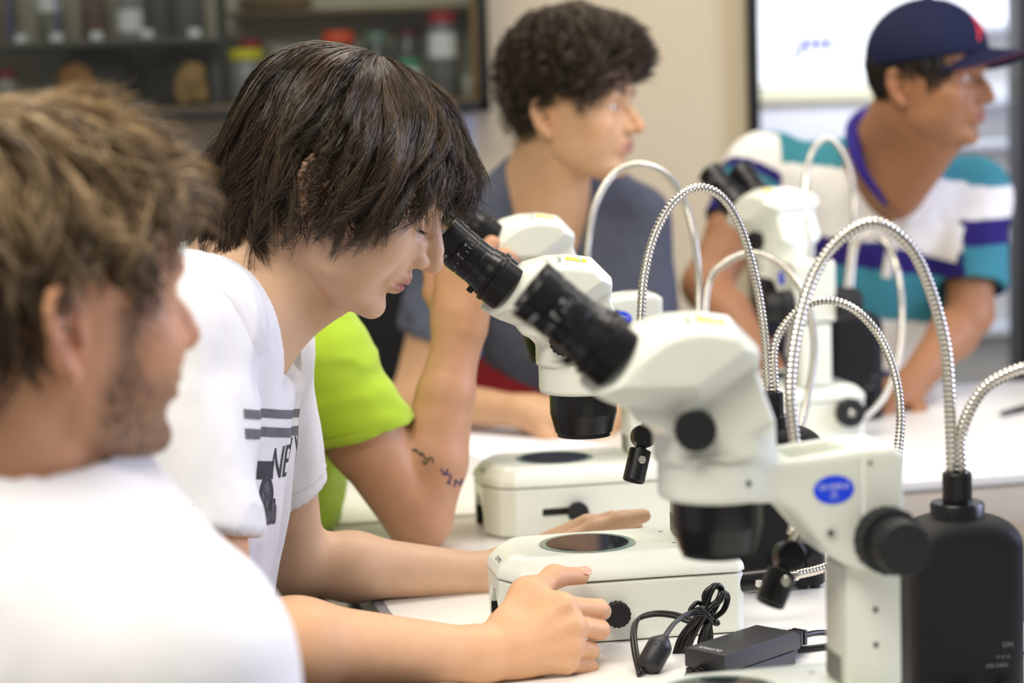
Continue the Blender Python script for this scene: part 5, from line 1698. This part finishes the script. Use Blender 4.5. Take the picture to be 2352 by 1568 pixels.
vcolor(me, skin_colors(V, H5, (0.33, 0.155, 0.075), red=0.25, lips=(0.34, 0.13, 0.10)))
link('body', me, skin_mat('skin_brown'), p5)
eyeball('eye', H5, -1, p5, (0, -2)); eyeball('eye', H5, 1, p5, (0, -2))
brow_strands(H5, p5, (0.012, 0.009, 0.007), 130, 51)
rt5 = {'f': [(0, 114), (41, 108), (70, 102), (180, 100)], 's': [(0, 114), (40, 100), (60, 92), (80, 85), (100, 82), (135, 84), (180, 90)],
       'b': [(0, 114), (35, 116), (60, 114), (90, 106), (110, 98), (125, 94), (180, 100)]}
hair(H5, p5, rt5, [(0, 58), (30, 62), (45, 84), (55, 106), (66, 112), (74, 104), (82, 90), (104, 92), (116, 118), (140, 124), (180, 126)], (0, -5, 30), n=2200, m=6, r0=0.9,
     cols=((0.010, 0.008, 0.006), (0.035, 0.026, 0.018)), seed=55, clump=160, thick=8, under=2.5, flip=1, jit=2, start=(0.3, 0.98), frizz=0.8)
# cap
fc = Field((0.50, 3.45, 1.22), (0.95, 3.95, 1.50), 0.0034)
Hc = Head(fc, O5, A5)
Hc.ell((0, -4, 58), (88, 108, 98), 0)
S_ = Hc.S
up5 = A5[:, 2]; fw5 = A5[:, 1]
fc.plane(Hc.w((0, 0, 50)), -(up5 * 0.995 - fw5 * 0.16), O5 - 0.2, O5 + 0.25, 0.002)
fc.ball(Hc.w((0, -6, 157)), 0.007, 0.002)
mc = fc.mesh('cap')
M_NAVY = mat('navy_cloth', rgb(21, 26, 54), 0.75, spec=0.2, bump=0.3, bump_scale=900)
cap_o = link('cap', mc, M_NAVY, p5)
nu_, nv_ = 28, 12
vs = []; 
for side in (0, 1):
    for j in range(nv_ + 1):
        for i in range(nu_ + 1):
            a = (i / nu_ - 0.5) * 2
            x = a * 78 * (1 - 0.10 * (j / nv_))
            y0 = -4 + 103 * math.sqrt(max(0.02, 1 - (x / 90) ** 2)) - 4
            ln_ = 78 * math.sqrt(max(0.0, 1 - abs(a) ** 2.6))
            y = y0 + ln_ * j / nv_
            z = 74 - 0.0080 * x * x - 0.05 * (y - 95) + (0 if side == 0 else -3.2)
            vs.append(tuple(Hc.w((x, y, z))))
fs_ = []
N_ = (nu_ + 1) * (nv_ + 1)
for side in (0, 1):
    for j in range(nv_):
        for i in range(nu_):
            q_ = [side * N_ + j * (nu_ + 1) + i, side * N_ + j * (nu_ + 1) + i + 1, side * N_ + (j + 1) * (nu_ + 1) + i + 1, side * N_ + (j + 1) * (nu_ + 1) + i]
            fs_.append(tuple(q_ if side == 0 else q_[::-1]))
for i in range(nu_):
    a_ = nv_ * (nu_ + 1) + i
    fs_.append((a_, a_ + 1, N_ + a_ + 1, N_ + a_)[::-1])
br = link('cap_brim', meshdata('brim', vs, fs_), M_NAVY, cap_o)
edge = [Hc.w((a * 78 * 0.9, -4 + 103 * math.sqrt(max(0.02, 1 - (a * 78 * .9 / 90) ** 2)) - 4 + 78 * math.sqrt(max(0, 1 - abs(a) ** 2.6)), 0)) for a in np.linspace(-0.99, 0.99, 31)]
ed = []
for a in np.linspace(-0.985, 0.985, 41):
    x = a * 78 * 0.9; y = -4 + 103 * math.sqrt(max(0.02, 1 - (x / 90) ** 2)) - 4 + 78 * math.sqrt(max(0, 1 - abs(a) ** 2.6)); z = 74 - 0.0080 * x * x - 0.05 * (y - 95) - 1.6
    ed.append(Hc.w((x, y, z)))
link('cap_piping', sweep_mesh(np.array(ed), 0.0013, 8), mat('dark_red_trim', rgb(92, 30, 52), 0.7), br)
cbv = bvh_of(mc)
eo = Vector(Hc.w((0, 100, 112))); eux = Vector(A5[:, 0]); euy = Vector(A5[:, 2] * 0.85 - A5[:, 1] * 0.5)
M_RED = mat('red_embroidery', rgb(190, 38, 44), 0.7)
decal('cap_emblem', text_mesh('A', 0.075), eo, eux, euy, M_RED, cap_o, cbv, 0.0016, 0.1, 0.005)
# polo shirt
fs = Field((0.26, 3.60, 0.72), (0.98, 4.22, 1.40), 0.0046)
for sh in (shl5, shr5):
    fs.cone(sh + np.array((0, 0, 0.0)), nb5 + np.array((0, 0.045, -0.03)), 0.066, 0.068, 0.05)
fs.ell(np.array(W(2000, 590, 4.0)), (0.165, 0.125, 0.21), np.array(Matrix.Rotation(R(-8), 3, 'Y')), 0.06)
fs.ell(np.array(W(1950, 820, 4.03)), (0.15, 0.12, 0.18), np.array(Matrix.Rotation(R(-8), 3, 'Y')), 0.06)
fs.ball(shl5, 0.066, 0.03); fs.ball(shr5, 0.063, 0.03)
for sh, el, q_ in ((shl5, ell5, 0.50), (shr5, elr5, 0.78)):
    d_ = (el - sh) / np.linalg.norm(el - sh); c_ = sh + (el - sh) * q_
    fs.sleeve(sh, c_, 0.066, 0.066, 0.03, hole=0.0575)
fs.cone(H5.w((0, -16, -60)), np.array(W(2050, 375, 3.88)), 0.060, 0.068, 0.004, '-')
fs.chain([np.array(W(2050, 380, 3.83)), np.array(W(2055, 475, 3.84))], [0.045, 0.010], 0.01, '-')
ms = fs.mesh('polo_shirt'); wrinkle(ms, 0.004, (10, 10, 5), 55)
V = co_np(ms)
TEAL, WHT, NVY = (0.045, 0.215, 0.27), (0.78, 0.76, 0.72), (0.022, 0.014, 0.13)
zz = [W(2000, y_, 3.88).z for y_ in (378, 538, 602, 715, 835)]
C = np.tile(np.array([TEAL]), (len(V), 1))
z = V[:, 2] + 0.14 * (V[:, 0] - W(1880, 400, 3.9).x)
C[z < zz[0]] = WHT; C[z < zz[1]] = NVY; C[z < zz[2]] = TEAL; C[z < zz[3]] = WHT; C[z < zz[4]] = NVY
dl = (ell5 - shl5) / np.linalg.norm(ell5 - shl5)
t_ = (V - shl5) @ dl; r_ = np.linalg.norm((V - shl5) - t_[:, None] * dl[None], axis=1)
sl_ = (r_ < 0.085) & (t_ > -0.05) & (V[:, 0] < shl5[0] + 0.02)
for a_, b_, c_ in ((-.06, 0.020, WHT), (0.020, 0.038, NVY), (0.038, 0.082, TEAL), (0.082, 0.3, NVY)):
    C[sl_ & (t_ >= a_) & (t_ < b_)] = c_
dr5 = (elr5 - shr5) / np.linalg.norm(elr5 - shr5)
t_ = (V - shr5) @ dr5; r_ = np.linalg.norm((V - shr5) - t_[:, None] * dr5[None], axis=1)
sl_ = (r_ < 0.08) & (V[:, 0] > shr5[0] - 0.035)
tp = [(W(2240, y_, 3.97).z) for y_ in (425, 498, 556, 655)]
zz_ = V[:, 2]
C[sl_ & (zz_ >= tp[0])] = TEAL; C[sl_ & (zz_ < tp[0])] = WHT; C[sl_ & (zz_ < tp[1])] = NVY; C[sl_ & (zz_ < tp[2])] = TEAL; C[sl_ & (zz_ < tp[3])] = NVY
vcolor(ms, C)
M_POLO = mat('striped_cotton', (0.5, 0.5, 0.5, 1), 0.8, spec=0.2, attr='Col', noise=0.03, noise_scale=60)
polo = link('polo_shirt', ms, M_POLO, p5)
pbv = bvh_of(ms)
# collar: a rolled navy band round the neck, open at the front
nx5 = (nb5 - H5.w((0, -16, -60))); nx5 /= np.linalg.norm(nx5)
colp = []
for px_, py_, d_ in ((2036, 470, 3.80), (1985, 400, 3.80), (1962, 335, 3.83), (1965, 285, 3.90), (2010, 262, 3.99), (2080, 280, 4.02), (2140, 330, 3.98), (2165, 370, 3.92), (2150, 385, 3.86), (2100, 430, 3.82)):
    colp.append(np.array(W(px_, py_, d_)))
link('collar', sweep_mesh(catmull(colp, 6), 0.017 * np.clip(np.sin(np.linspace(0.25, 2.9, 55)), 0.3, 1), 12), mat('navy_rib', rgb(38, 22, 120), 0.8), polo)

M_RIB5 = MATS['navy_rib']
cast_patch('collar_flap', pbv, [(2128, 350), (2200, 352), (2176, 408), (2146, 424)], 8, 8, M_RIB5, polo, 0.006)
cast_patch('pocket', pbv, [(2066, 492), (2216, 520), (2196, 604), (2048, 566)], 12, 8, mat('white_pique', rgb(226, 222, 214), 0.85, spec=0.2), polo, 0.005)
cast_patch('placket', pbv, [(2052, 478), (2072, 486), (2046, 640), (2024, 636)], 4, 14, mat('white_pique', rgb(226, 222, 214)), polo, 0.004)
fl = Field((0.34, 3.78, 0.0), (0.86, 4.34, 0.92), 0.010)
fl.ell((0.60, 4.06, 0.84), (0.15, 0.12, 0.13), None, 0.04)
for x_ in (0.52, 0.70):
    fl.cone((x_, 4.06, 0.80), (x_, 4.08, 0.45), 0.092, 0.066, 0.03)
    fl.cone((x_, 4.08, 0.45), (x_, 4.12, 0.10), 0.064, 0.048, 0.03)
    fl.cone((x_, 4.14, 0.045), (x_, 3.98, 0.038), 0.045, 0.036, 0.03)
link('trousers', fl.mesh('trousers'), mat('navy_denim', rgb(30, 34, 58), 0.85, bump=0.3, bump_scale=500), p5)
# ------------------------------------------------------------------ wall display case with specimens
CY = 4.80
x_r = W(1122, 120, CY).x; z_b = W(560, 256, CY).z; x_l = -2.3; z_t = 2.05
dc = thing('display_case', 'black framed glass display case full of specimen jars on the back wall', 'cabinet')
M_CASE_IN = mat('case_lining', rgb(186, 180, 162), 0.7, noise=0.08, noise_scale=6)
M_WOOD_CASE = mat('case_wood', rgb(150, 118, 66), 0.5, noise=0.15, noise_scale=14)
boxpart('back_panel', (x_l, WALL_Y - 0.02, z_b), (x_r, WALL_Y - 0.005, z_t), M_CASE_IN, dc, 0)
boxpart('side_panel', (x_r - 0.038, CY + 0.012, z_b + 0.01), (x_r - 0.022, WALL_Y - 0.02, z_t), M_WOOD_CASE, dc, 0.002)
boxpart('bottom_panel', (x_l, CY + 0.01, z_b), (x_r - 0.02, WALL_Y - 0.02, z_b + 0.016), M_WOOD_CASE, dc, 0.002)
boxpart('frame', (x_l, CY - 0.012, z_b - 0.016), (x_r, CY + 0.012, z_b + 0.008), M_BLACK_FRAME, dc, 0.002)
boxpart('frame', (x_r - 0.022, CY - 0.012, z_b - 0.016), (x_r, WALL_Y - 0.005, z_t), M_BLACK_FRAME, dc, 0.002)
boxpart('frame', (x_l, CY - 0.012, z_t - 0.02), (x_r, CY + 0.012, z_t), M_BLACK_FRAME, dc, 0.002)
xd = W(506, 60, CY).x
boxpart('divider', (xd - 0.010, CY + 0.02, z_b + 0.02), (xd + 0.010, CY + 0.035, z_t), mat('case_divider', rgb(44, 46, 46), 0.5), dc, 0.002)
sz1 = W(250, 92, 4.85).z
boxpart('shelf', (x_l, CY + 0.015, sz1 - 0.012), (xd, WALL_Y - 0.02, sz1), mat('grey_shelf', rgb(96, 94, 86), 0.5), dc, 0.002)
sz2 = W(760, 22, 4.95).z
boxpart('shelf', (xd, CY + 0.12, sz2 - 0.012), (x_r - 0.04, WALL_Y - 0.02, sz2), mat('brown_shelf', rgb(96, 74, 40), 0.5), dc, 0.002)
for px_, py_ in ((48, 88), (130, 85), (222, 82), (338, 77), (447, 75)):
    q = W(px_, py_, CY + 0.013)
    boxpart('shelf_label', (q.x - 0.013, CY + 0.0125, q.z - 0.009), (q.x + 0.013, CY + 0.0148, q.z + 0.009), M_PAPER, dc, 0)
M_CASE_GLASS = clear_glass('case_glass', (0.90, 0.92, 0.91, 1))
boxpart('glass_pane', (x_l, CY - 0.002, z_b + 0.008), (x_r - 0.022, CY + 0.002, z_t - 0.02), M_CASE_GLASS, dc, 0)
M_JAR = mat('jar_plastic', rgb(150, 150, 152), 0.25, noise=0.1, noise_scale=30, spec=0.6)
M_JAR_DIM = mat('jar_grey', rgb(92, 92, 94), 0.25, noise=0.15, noise_scale=25, spec=0.6)
FL = z_b + 0.017
def jar(label, px, d, z0, r, h, body, lid=None, lid_h=0.018, lid_r=None, lab=None, strip=None, lab_z=0.55, group='specimen jars in the display case'):
    c = W(px, 150, d)
    t = thing('specimen_jar', label, 'jar', (c.x, d, z0 + 0.0006), 0, group)
    lathe('jar_body', [(0, 0), (r * .92, 0), (r, r * .12), (r, h * 0.88), (r * 0.86, h * 0.96), (r * .82, h), (0, h)], body, t, n=28)
    if lid is not None:
        lr = lid_r or r * 0.95
        lathe('lid', [(0, h - 0.004), (lr, h - 0.004), (lr, h + lid_h - 0.003), (lr * .9, h + lid_h), (0, h + lid_h)], lid, t, n=28)
    if lab is not None:
        o = link('paper_label', lathe_mesh([(r * 1.012, h * (lab_z - .16)), (r * 1.012, h * (lab_z + .16))], n=40), lab, t)
        bm = bmesh.new(); bm.from_mesh(o.data)
        bmesh.ops.delete(bm, geom=[v for v in bm.verts if v.co.y > -r * 0.45], context='VERTS'); bm.to_mesh(o.data); bm.free()
    if strip is not None:
        boxpart('side_strip', (r * 0.55, -r * 0.9, 0.01), (r * 0.75, -r * 0.72, h * 0.95), strip, t, 0)
    return t
def lm(n, *c): return mat(n, rgb(*c), 0.45)
RED, ORG, YEL, TEA, WHI, BLU = lm('lid_red', 165, 32, 40), lm('lid_orange', 240, 84, 30), lm('lid_yellow', 232, 226, 22), lm('lid_teal', 74, 150, 120), lm('lid_white', 226, 226, 222), lm('strip_blue', 92, 104, 176)
jar('small white jar with a red lid at the far left of the lower case shelf', 12, 4.95, FL, 0.026, 0.075, lm('white_plastic', 190, 186, 186), RED)
jar('clear jar holding mottled grey contents at the far left of the labelled shelf', 12, 4.95, sz1, 0.033, 0.16, mat('mottled_grey', rgb(118, 106, 92), 0.4, noise=0.4, noise_scale=60), WHI, strip=BLU)
jar('clear jar with a white label and a blue strip, second on the labelled shelf', 122, 4.95, sz1, 0.030, 0.15, mat('pale_green_jar', rgb(128, 130, 112), 0.3, noise=0.25, noise_scale=40), WHI, lab=M_PAPER, strip=BLU, lab_z=0.62)
jar('clear jar with a rusty brown specimen inside on the labelled shelf', 222, 4.95, sz1, 0.030, 0.16, mat('rusty_jar', rgb(122, 96, 84), 0.3, noise=0.5, noise_scale=25), WHI)
jar('clear jar with a low white label above the labelled shelf edge', 306, 4.93, sz1, 0.031, 0.15, M_JAR, WHI, lab=M_PAPER, lab_z=0.28)
jar('grey jar beside the jar with the low white label', 372, 4.95, sz1, 0.030, 0.16, M_JAR_DIM, WHI)
jar('wide grey jar at the right end of the labelled shelf', 438, 4.95, sz1, 0.036, 0.15, mat('grey_glass', rgb(104, 106, 108), 0.25), WHI)
jar('clear tub with a bright yellow lid on the lower case shelf', 565, 4.90, FL, 0.040, 0.100, M_JAR, YEL, 0.020, 0.041, lab=None)
jar('grey jar with a dull red lid behind the yellow-lidded tub', 578, 5.02, FL, 0.028, 0.125, M_JAR_DIM, RED, 0.022)
jar('tall pale grey canister left of the yellow-lidded tub', 512, 4.98, FL, 0.030, 0.128, M_JAR, None)
jar('low jar with white contents between yellow and orange lids', 650, 4.96, FL, 0.034, 0.125, mat('white_speckle', rgb(176, 170, 160), 0.5, noise=0.4, noise_scale=50), None)
jar('dark jar with a bright orange lid on the lower case shelf', 780, 4.92, FL, 0.036, 0.128, lm('jar_dark', 52, 46, 40), ORG, 0.026, 0.036)
jar('grey jar with a pale teal lid right of the orange-lidded jar', 866, 4.97, FL, 0.027, 0.128, M_JAR_DIM, lm('lid_teal_pale', 118, 144, 132), 0.024)
jar('grey jar with a dim red lid in the back row of the case', 938, 5.02, FL, 0.029, 0.142, M_JAR_DIM, lm('lid_red_dim', 112, 50, 52), 0.018)
jar('short jar with a teal lid and a white band, right half of the case', 938, 4.88, FL, 0.028, 0.070, M_JAR, TEA, 0.018, lab=M_PAPER, lab_z=0.78)
jar('tall jar with a red screw lid and a white label near the case corner', 1018, 4.93, FL, 0.035, 0.168, mat('jar_smoke', rgb(120, 120, 122), 0.25), RED, 0.022, 0.032, lab=M_PAPER, lab_z=0.68)
jar('small white pot in the right corner of the display case', 1076, 4.88, FL, 0.017, 0.046, lm('pot_grey', 176, 178, 172), None)
def lump(name, label, cat, px, d, z0, r, m, seed, sc=14, arch=False):
    f = Field((-r[0] - .03, -r[1] - .03, -0.02), (r[0] + .03, r[1] + .03, r[2] * 2 + .03), 0.005)
    f.ell((0, 0, r[2] * 0.55), (r[0], r[1], r[2]), None, 0)
    if arch:
        f.ell((0.01, -r[1], 0.02), (r[0] * 0.6, r[1] * 1.2, r[2] * 0.95), None, 0.01, '-')
    f.plane((0, 0, 0.0), (0, 0, -1), (-1, -1, -1), (1, 1, 1))
    me = f.mesh(name); wrinkle(me, 0.006, (sc, sc, sc), seed)
    V = co_np(me); V[:, 2] -= V[:, 2].min(); me.vertices.foreach_set('co', V.ravel()); me.update()
    c = W(px, 150, d)
    o = link(name, me, m, None); o.location = (c.x, d, z0 + 0.0008)
    tag(o, label, cat)
    return o
M_DK = mat('dark_shell', rgb(40, 32, 20), 0.6, noise=0.35, noise_scale=18)
M_TAN = mat('tan_slice', rgb(178, 122, 58), 0.6, noise=0.15, noise_scale=18)
lump('fossil_lump', 'big dark brown domed specimen behind an orange slice in the case', 'specimen', 225, 4.99, FL, (0.095, 0.05, 0.085), M_DK, 3)
lump('wood_slice', 'rounded orange brown slice in front of the dark domed specimen', 'specimen', 172, 4.89, FL, (0.042, 0.02, 0.062), M_TAN, 4)
lump('shell_arch', 'dark arched specimen, hollow in front, right of the domed one', 'specimen', 405, 4.97, FL, (0.078, 0.05, 0.078), M_DK, 5)
lump('curved_fragment', 'tan curved fragment standing inside the dark arched specimen', 'specimen', 440, 4.87, FL, (0.036, 0.014, 0.060), mat('tan_fragment', rgb(176, 138, 78), 0.6, noise=0.3, noise_scale=30), 6, 20)
lump('small_nugget', 'small tan and white nugget between two dark specimens', 'specimen', 278, 4.88, FL, (0.024, 0.016, 0.028), mat('nugget', rgb(150, 126, 96), 0.6, noise=0.5, noise_scale=50), 7)
lump('flat_rock', 'flat brown rock lying on the upper right shelf of the case', 'specimen', 640, 5.02, sz2, (0.085, 0.04, 0.026), mat('brown_rock', rgb(104, 82, 46), 0.7, noise=0.3, noise_scale=20), 8)

# ------------------------------------------------------------------ black chair behind the cross table
ch = thing('office_chair', 'black high-backed chair behind the far edge of the cross table', 'chair', (W(775, 800, 4.3).x, 4.30, 0), R(-10))
M_CH = mat('black_upholstery', rgb(14, 14, 15), 0.8, bump=0.2, bump_scale=300)
fb = Field((-0.26, -0.09, 0.48), (0.26, 0.09, 1.22), 0.012)
fb.add(lambda X, Y, Z: smax(smax(np.abs(X) - 0.215 + 0 * Y, np.abs(Y - 0.03 * ((X / 0.2) ** 2)) - 0.035, 0.03), np.abs(Z - 0.85) - 0.33, 0.08), (-0.24, -0.08, 0.5), (0.24, 0.08, 1.2))
link('backrest', fb.mesh('backrest'), M_CH, ch)
fb = Field((-0.28, -0.55, 0.40), (0.28, 0.05, 0.56), 0.012)
fb.add(lambda X, Y, Z: smax(smax(np.abs(X) - 0.23 + 0 * Y, np.abs(Y + 0.25) - 0.23, 0.08), np.abs(Z - 0.48) - 0.04, 0.03), (-0.26, -0.5, 0.42), (0.26, 0.0, 0.54))
link('seat', fb.mesh('seat'), M_CH, ch)
lathe('gas_column', [(0, 0.08), (0.026, 0.08), (0.026, 0.45), (0, 0.45)], M_BLACK_FRAME, ch, (0, -0.25, 0))
for k in range(5):
    a = 2 * math.pi * k / 5
    lg = link('leg', sweep_mesh(np.array([(0, -0.25, 0.10), (0.15 * math.cos(a), -0.25 + 0.15 * math.sin(a), 0.085), (0.28 * math.cos(a), -0.25 + 0.28 * math.sin(a), 0.06)]), [0.02, 0.018, 0.014], 10), M_BLACK_FRAME, ch)
    lathe('caster', [(0, -0.012), (0.028, -0.012), (0.028, 0.012), (0, 0.012)], M_BLACK_RUBBER, lg, (0.28 * math.cos(a), -0.25 + 0.28 * math.sin(a), 0.029), (-math.sin(a), math.cos(a), 0), 20)
link('back_bar', sweep_mesh(np.array([(0, -0.2, 0.44), (0, 0.04, 0.46), (0, 0.06, 0.60)]), 0.02, 10), M_BLACK_FRAME, ch)

# ------------------------------------------------------------------ power adapter with its cord
TT = 0.7502
ad_c = W(1700, 1560, 2.06)
ad = thing('power_adapter', 'black power adapter box with a tied cord bundle beside the middle microscope', 'adapter', (0.209, 2.03, TT), R(46))
def ad_w(px, py, d):
    return ad.matrix_basis.inverted() @ W(px, py, d)
bpy.context.view_layer.update()
M_ADP = mat('adapter_plastic', rgb(38, 38, 41), 0.42, bump=0.12, bump_scale=1200)
boxpart('casing', (-0.056, -0.024, 0.0155), (0.056, 0.024, 0.034), M_ADP, ad, 0.0022)
boxpart('casing_base', (-0.0555, -0.0235, 0.001), (0.0555, 0.0235, 0.0150), M_ADP, ad, 0.0018)
boxpart('socket', (0.054, -0.014, 0.006), (0.072, 0.014, 0.028), M_ADP, ad, 0.002)
for k in range(4):
    boxpart('socket_rib', (0.056 + 0.004 * k, -0.0145, 0.0275), (0.058 + 0.004 * k, 0.0145, 0.0290), M_ADP, ad, 0)
plug = boxpart('plug', (0.072, -0.010, 0.009), (0.082, 0.010, 0.026), M_CORD, ad, 0.002)
for k in range(2):
    boxpart('plug_rib', (0.084 + 0.007 * k, -0.008, 0.010), (0.089 + 0.007 * k, 0.008, 0.025), M_CORD, plug, 0.001)
lathe('plug_core', [(0, 0.08), (0.005, 0.08), (0.004, 0.10), (0, 0.10)], M_CORD, plug, (0, 0, 0.0175), (1, 0, 0), 14)
rel = lathe('strain_relief', [(0, 0), (0.008, 0), (0.0045, 0.026), (0, 0.026)], M_CORD, ad, (-0.055, 0.0, 0.013), (-1, 0, 0), 16)
for k in range(4):
    lathe('relief_rib', [(0.004, 0), (0.0090 - 0.0008 * k, 0), (0.0090 - 0.0008 * k, 0.003), (0.004, 0.003)], M_CORD, rel, (-0.058 - 0.0058 * k, 0, 0.013), (-1, 0, 0), 16)
place_flat('lettering', text_mesh('OLYMPUS', 0.0062), (-0.0455, 0.0, 0.0344), (0, 1, 0), (-1, 0, 0), M_PRINT_WHITE, ad).rotation_euler = (0, 0, 0)
place_flat('lettering', text_mesh('AC ADAPTER', 0.0052), (-0.0510, 0.0, 0.0344), (0, 1, 0), (-1, 0, 0), M_PRINT_GREY, ad)
def cord(name, pts, r=0.0021, par=ad):
    return tube(name, [tuple(p_) for p_ in pts], r, M_CORD, par, 10, 8)
cord('mains_cord', [Vector((0.098, 0, 0.0175)), Vector((0.13, 0.0, 0.014)), Vector((0.17, -0.01, 0.006)), Vector((0.26, -0.02, 0.0035))], 0.003)
cord('mains_cord', [Vector((0.02, 0.030, 0.004)), Vector((0.09, 0.005, 0.0035)), Vector((0.15, -0.025, 0.0035)), Vector((0.26, -0.06, 0.0035))], 0.003)
# cord leaving the adapter, ferrite bead, loop and tied bundle
dB = 2.10
bead_a, bead_b = ad_w(1488, 1533, 2.045), ad_w(1522, 1472, 2.055)
bx = (bead_b - bead_a).normalized()
Lb = (bead_b - bead_a).length
fb_ = lathe('ferrite_bead', [(0, -0.004), (0.007, -0.004), (0.0118, 0.001), (0.0125, 0.005), (0.0125, Lb - 0.006), (0.0115, Lb - 0.002), (0.0065, Lb + 0.003), (0.0030, Lb + 0.006), (0, Lb + 0.006)], M_ADP, ad, bead_a, bx, 28)
for s_ in (0.2, 0.75):
    for q_ in (-1, 1):
        off = ad.matrix_basis.inverted().to_3x3() @ Vector((0.5 * q_, -0.86, 0.1)); off = (off - bx * off.dot(bx)).normalized()
        lathe('bead_clip', [(0, 0), (0.0011, 0), (0.0011, 0.0008), (0, 0.0008)], M_SLOT, fb_, bead_a + bx * Lb * s_ + off * 0.0121, off, 8)
for o_ in (0, 0.0042):
    v_ = Vector((o_, 0, o_ * 0.4))
    cord('cord', [ad_w(1468, 1550, 2.03) + v_, ad_w(1458, 1510, 2.06) + v_, ad_w(1452, 1460, 2.09) + v_, ad_w(1462, 1425, 2.115) + v_, ad_w(1500, 1412, 2.12) + v_, ad_w(1545, 1415, 2.12) + v_, ad_w(1585, 1428, 2.115) + v_, ad_w(1605, 1418, 2.11) + v_,
                  ad_w(1632, 1410, 2.11) + v_], 0.0022)
    cord('cord', [bead_b + v_, ad_w(1530, 1455, 2.065) + v_, ad_w(1550, 1430, 2.08) + v_, ad_w(1580, 1412, 2.095) + v_, ad_w(1620, 1410, 2.105) + v_], 0.0022)
rngc = random.Random(5)
for k in range(7):
    j = lambda s: rngc.uniform(-s, s)
    dx = (k - 3) * 5
    top = (1655, 1345) if k < 4 else (1662, 1362)
    if k in (2,):
        top = (1612, 1385)
    cord('cord_loop', [ad_w(1562 + dx, 1505 + j(8), 2.115), ad_w(1578 + dx, 1462, 2.115 + j(.004)), ad_w(1602 + dx * .7, 1425, 2.112 + j(.004)), ad_w(1622 + dx * .5, 1395, 2.110 + j(.004)), ad_w(top[0] - 22 + dx, top[1] + 18, 2.112), ad_w(top[0] - 8 + dx * .6, top[1] + j(3), 2.115),
                       ad_w(top[0] + 5 + dx * .4, top[1] + 10, 2.12), ad_w(top[0] - 5 + dx * .4, top[1] + 40, 2.122), ad_w(1628 + dx * .4, 1428, 2.118 + j(.004)), ad_w(1622 + dx * .8, 1460, 2.12), ad_w(1618 + dx, 1500 + j(6), 2.12)], 0.0023)
cord('tie_wire', [ad_w(1612, 1396, 2.098), ad_w(1626, 1412, 2.095), ad_w(1636, 1424, 2.100), ad_w(1640, 1430, 2.108), ad_w(1644, 1432, 2.104), ad_w(1648, 1430, 2.100)], 0.0022)
link('tie_knob', lathe_mesh([(0, -0.0035), (0.0033, -0.001), (0.0033, 0.001), (0, 0.0035)], ad_w(1647, 1430, 2.10), (1, 0, 0), 10), M_CORD, ad)

# cable at the right edge, pen, paper
cb_ = tube('power_cable', [W(2330, 1478, 2.07), W(2350, 1490, 2.06), W(2385, 1508, 2.05), W(2440, 1520, 2.05)], 0.0035, M_CORD, None, 10)
for v in cb_.data.vertices: v.co.z = TT + 0.0036
tag(cb_, 'thin black cable lying on the table at the right edge', 'cable')
pn_ = thing('pen', 'dark pen lying on the cross table at the right', 'pen')
pa, pb = W(2294, 964, 3.55), W(2362, 938, 3.62)
pa.z = pb.z = TT + 0.0055
ax_ = (pb - pa); Lp = ax_.length
lathe('barrel', [(0, 0), (0.0012, 0.002), (0.0045, 0.016), (0.0048, Lp * .6), (0, Lp * .6)], lm('pen_dark', 40, 42, 44), pn_, pa, ax_, 14)
lathe('cap', [(0, Lp * .55), (0.0055, Lp * .55), (0.0055, Lp), (0, Lp)], M_BLACK, pn_, pa, ax_, 14)
shp = W(1140, 985, 3.56)
pp = boxpart('paper_sheet', (-0.105, -0.15, 0), (0.105, 0.15, 0.0012), M_PAPER, None, 0)
pp.location = (shp.x + 0.02, 3.46, TT + 0.0002); pp.rotation_euler = (0, 0, R(24)); tag(pp, 'white sheet of paper under the forearm of the person in grey', 'paper')
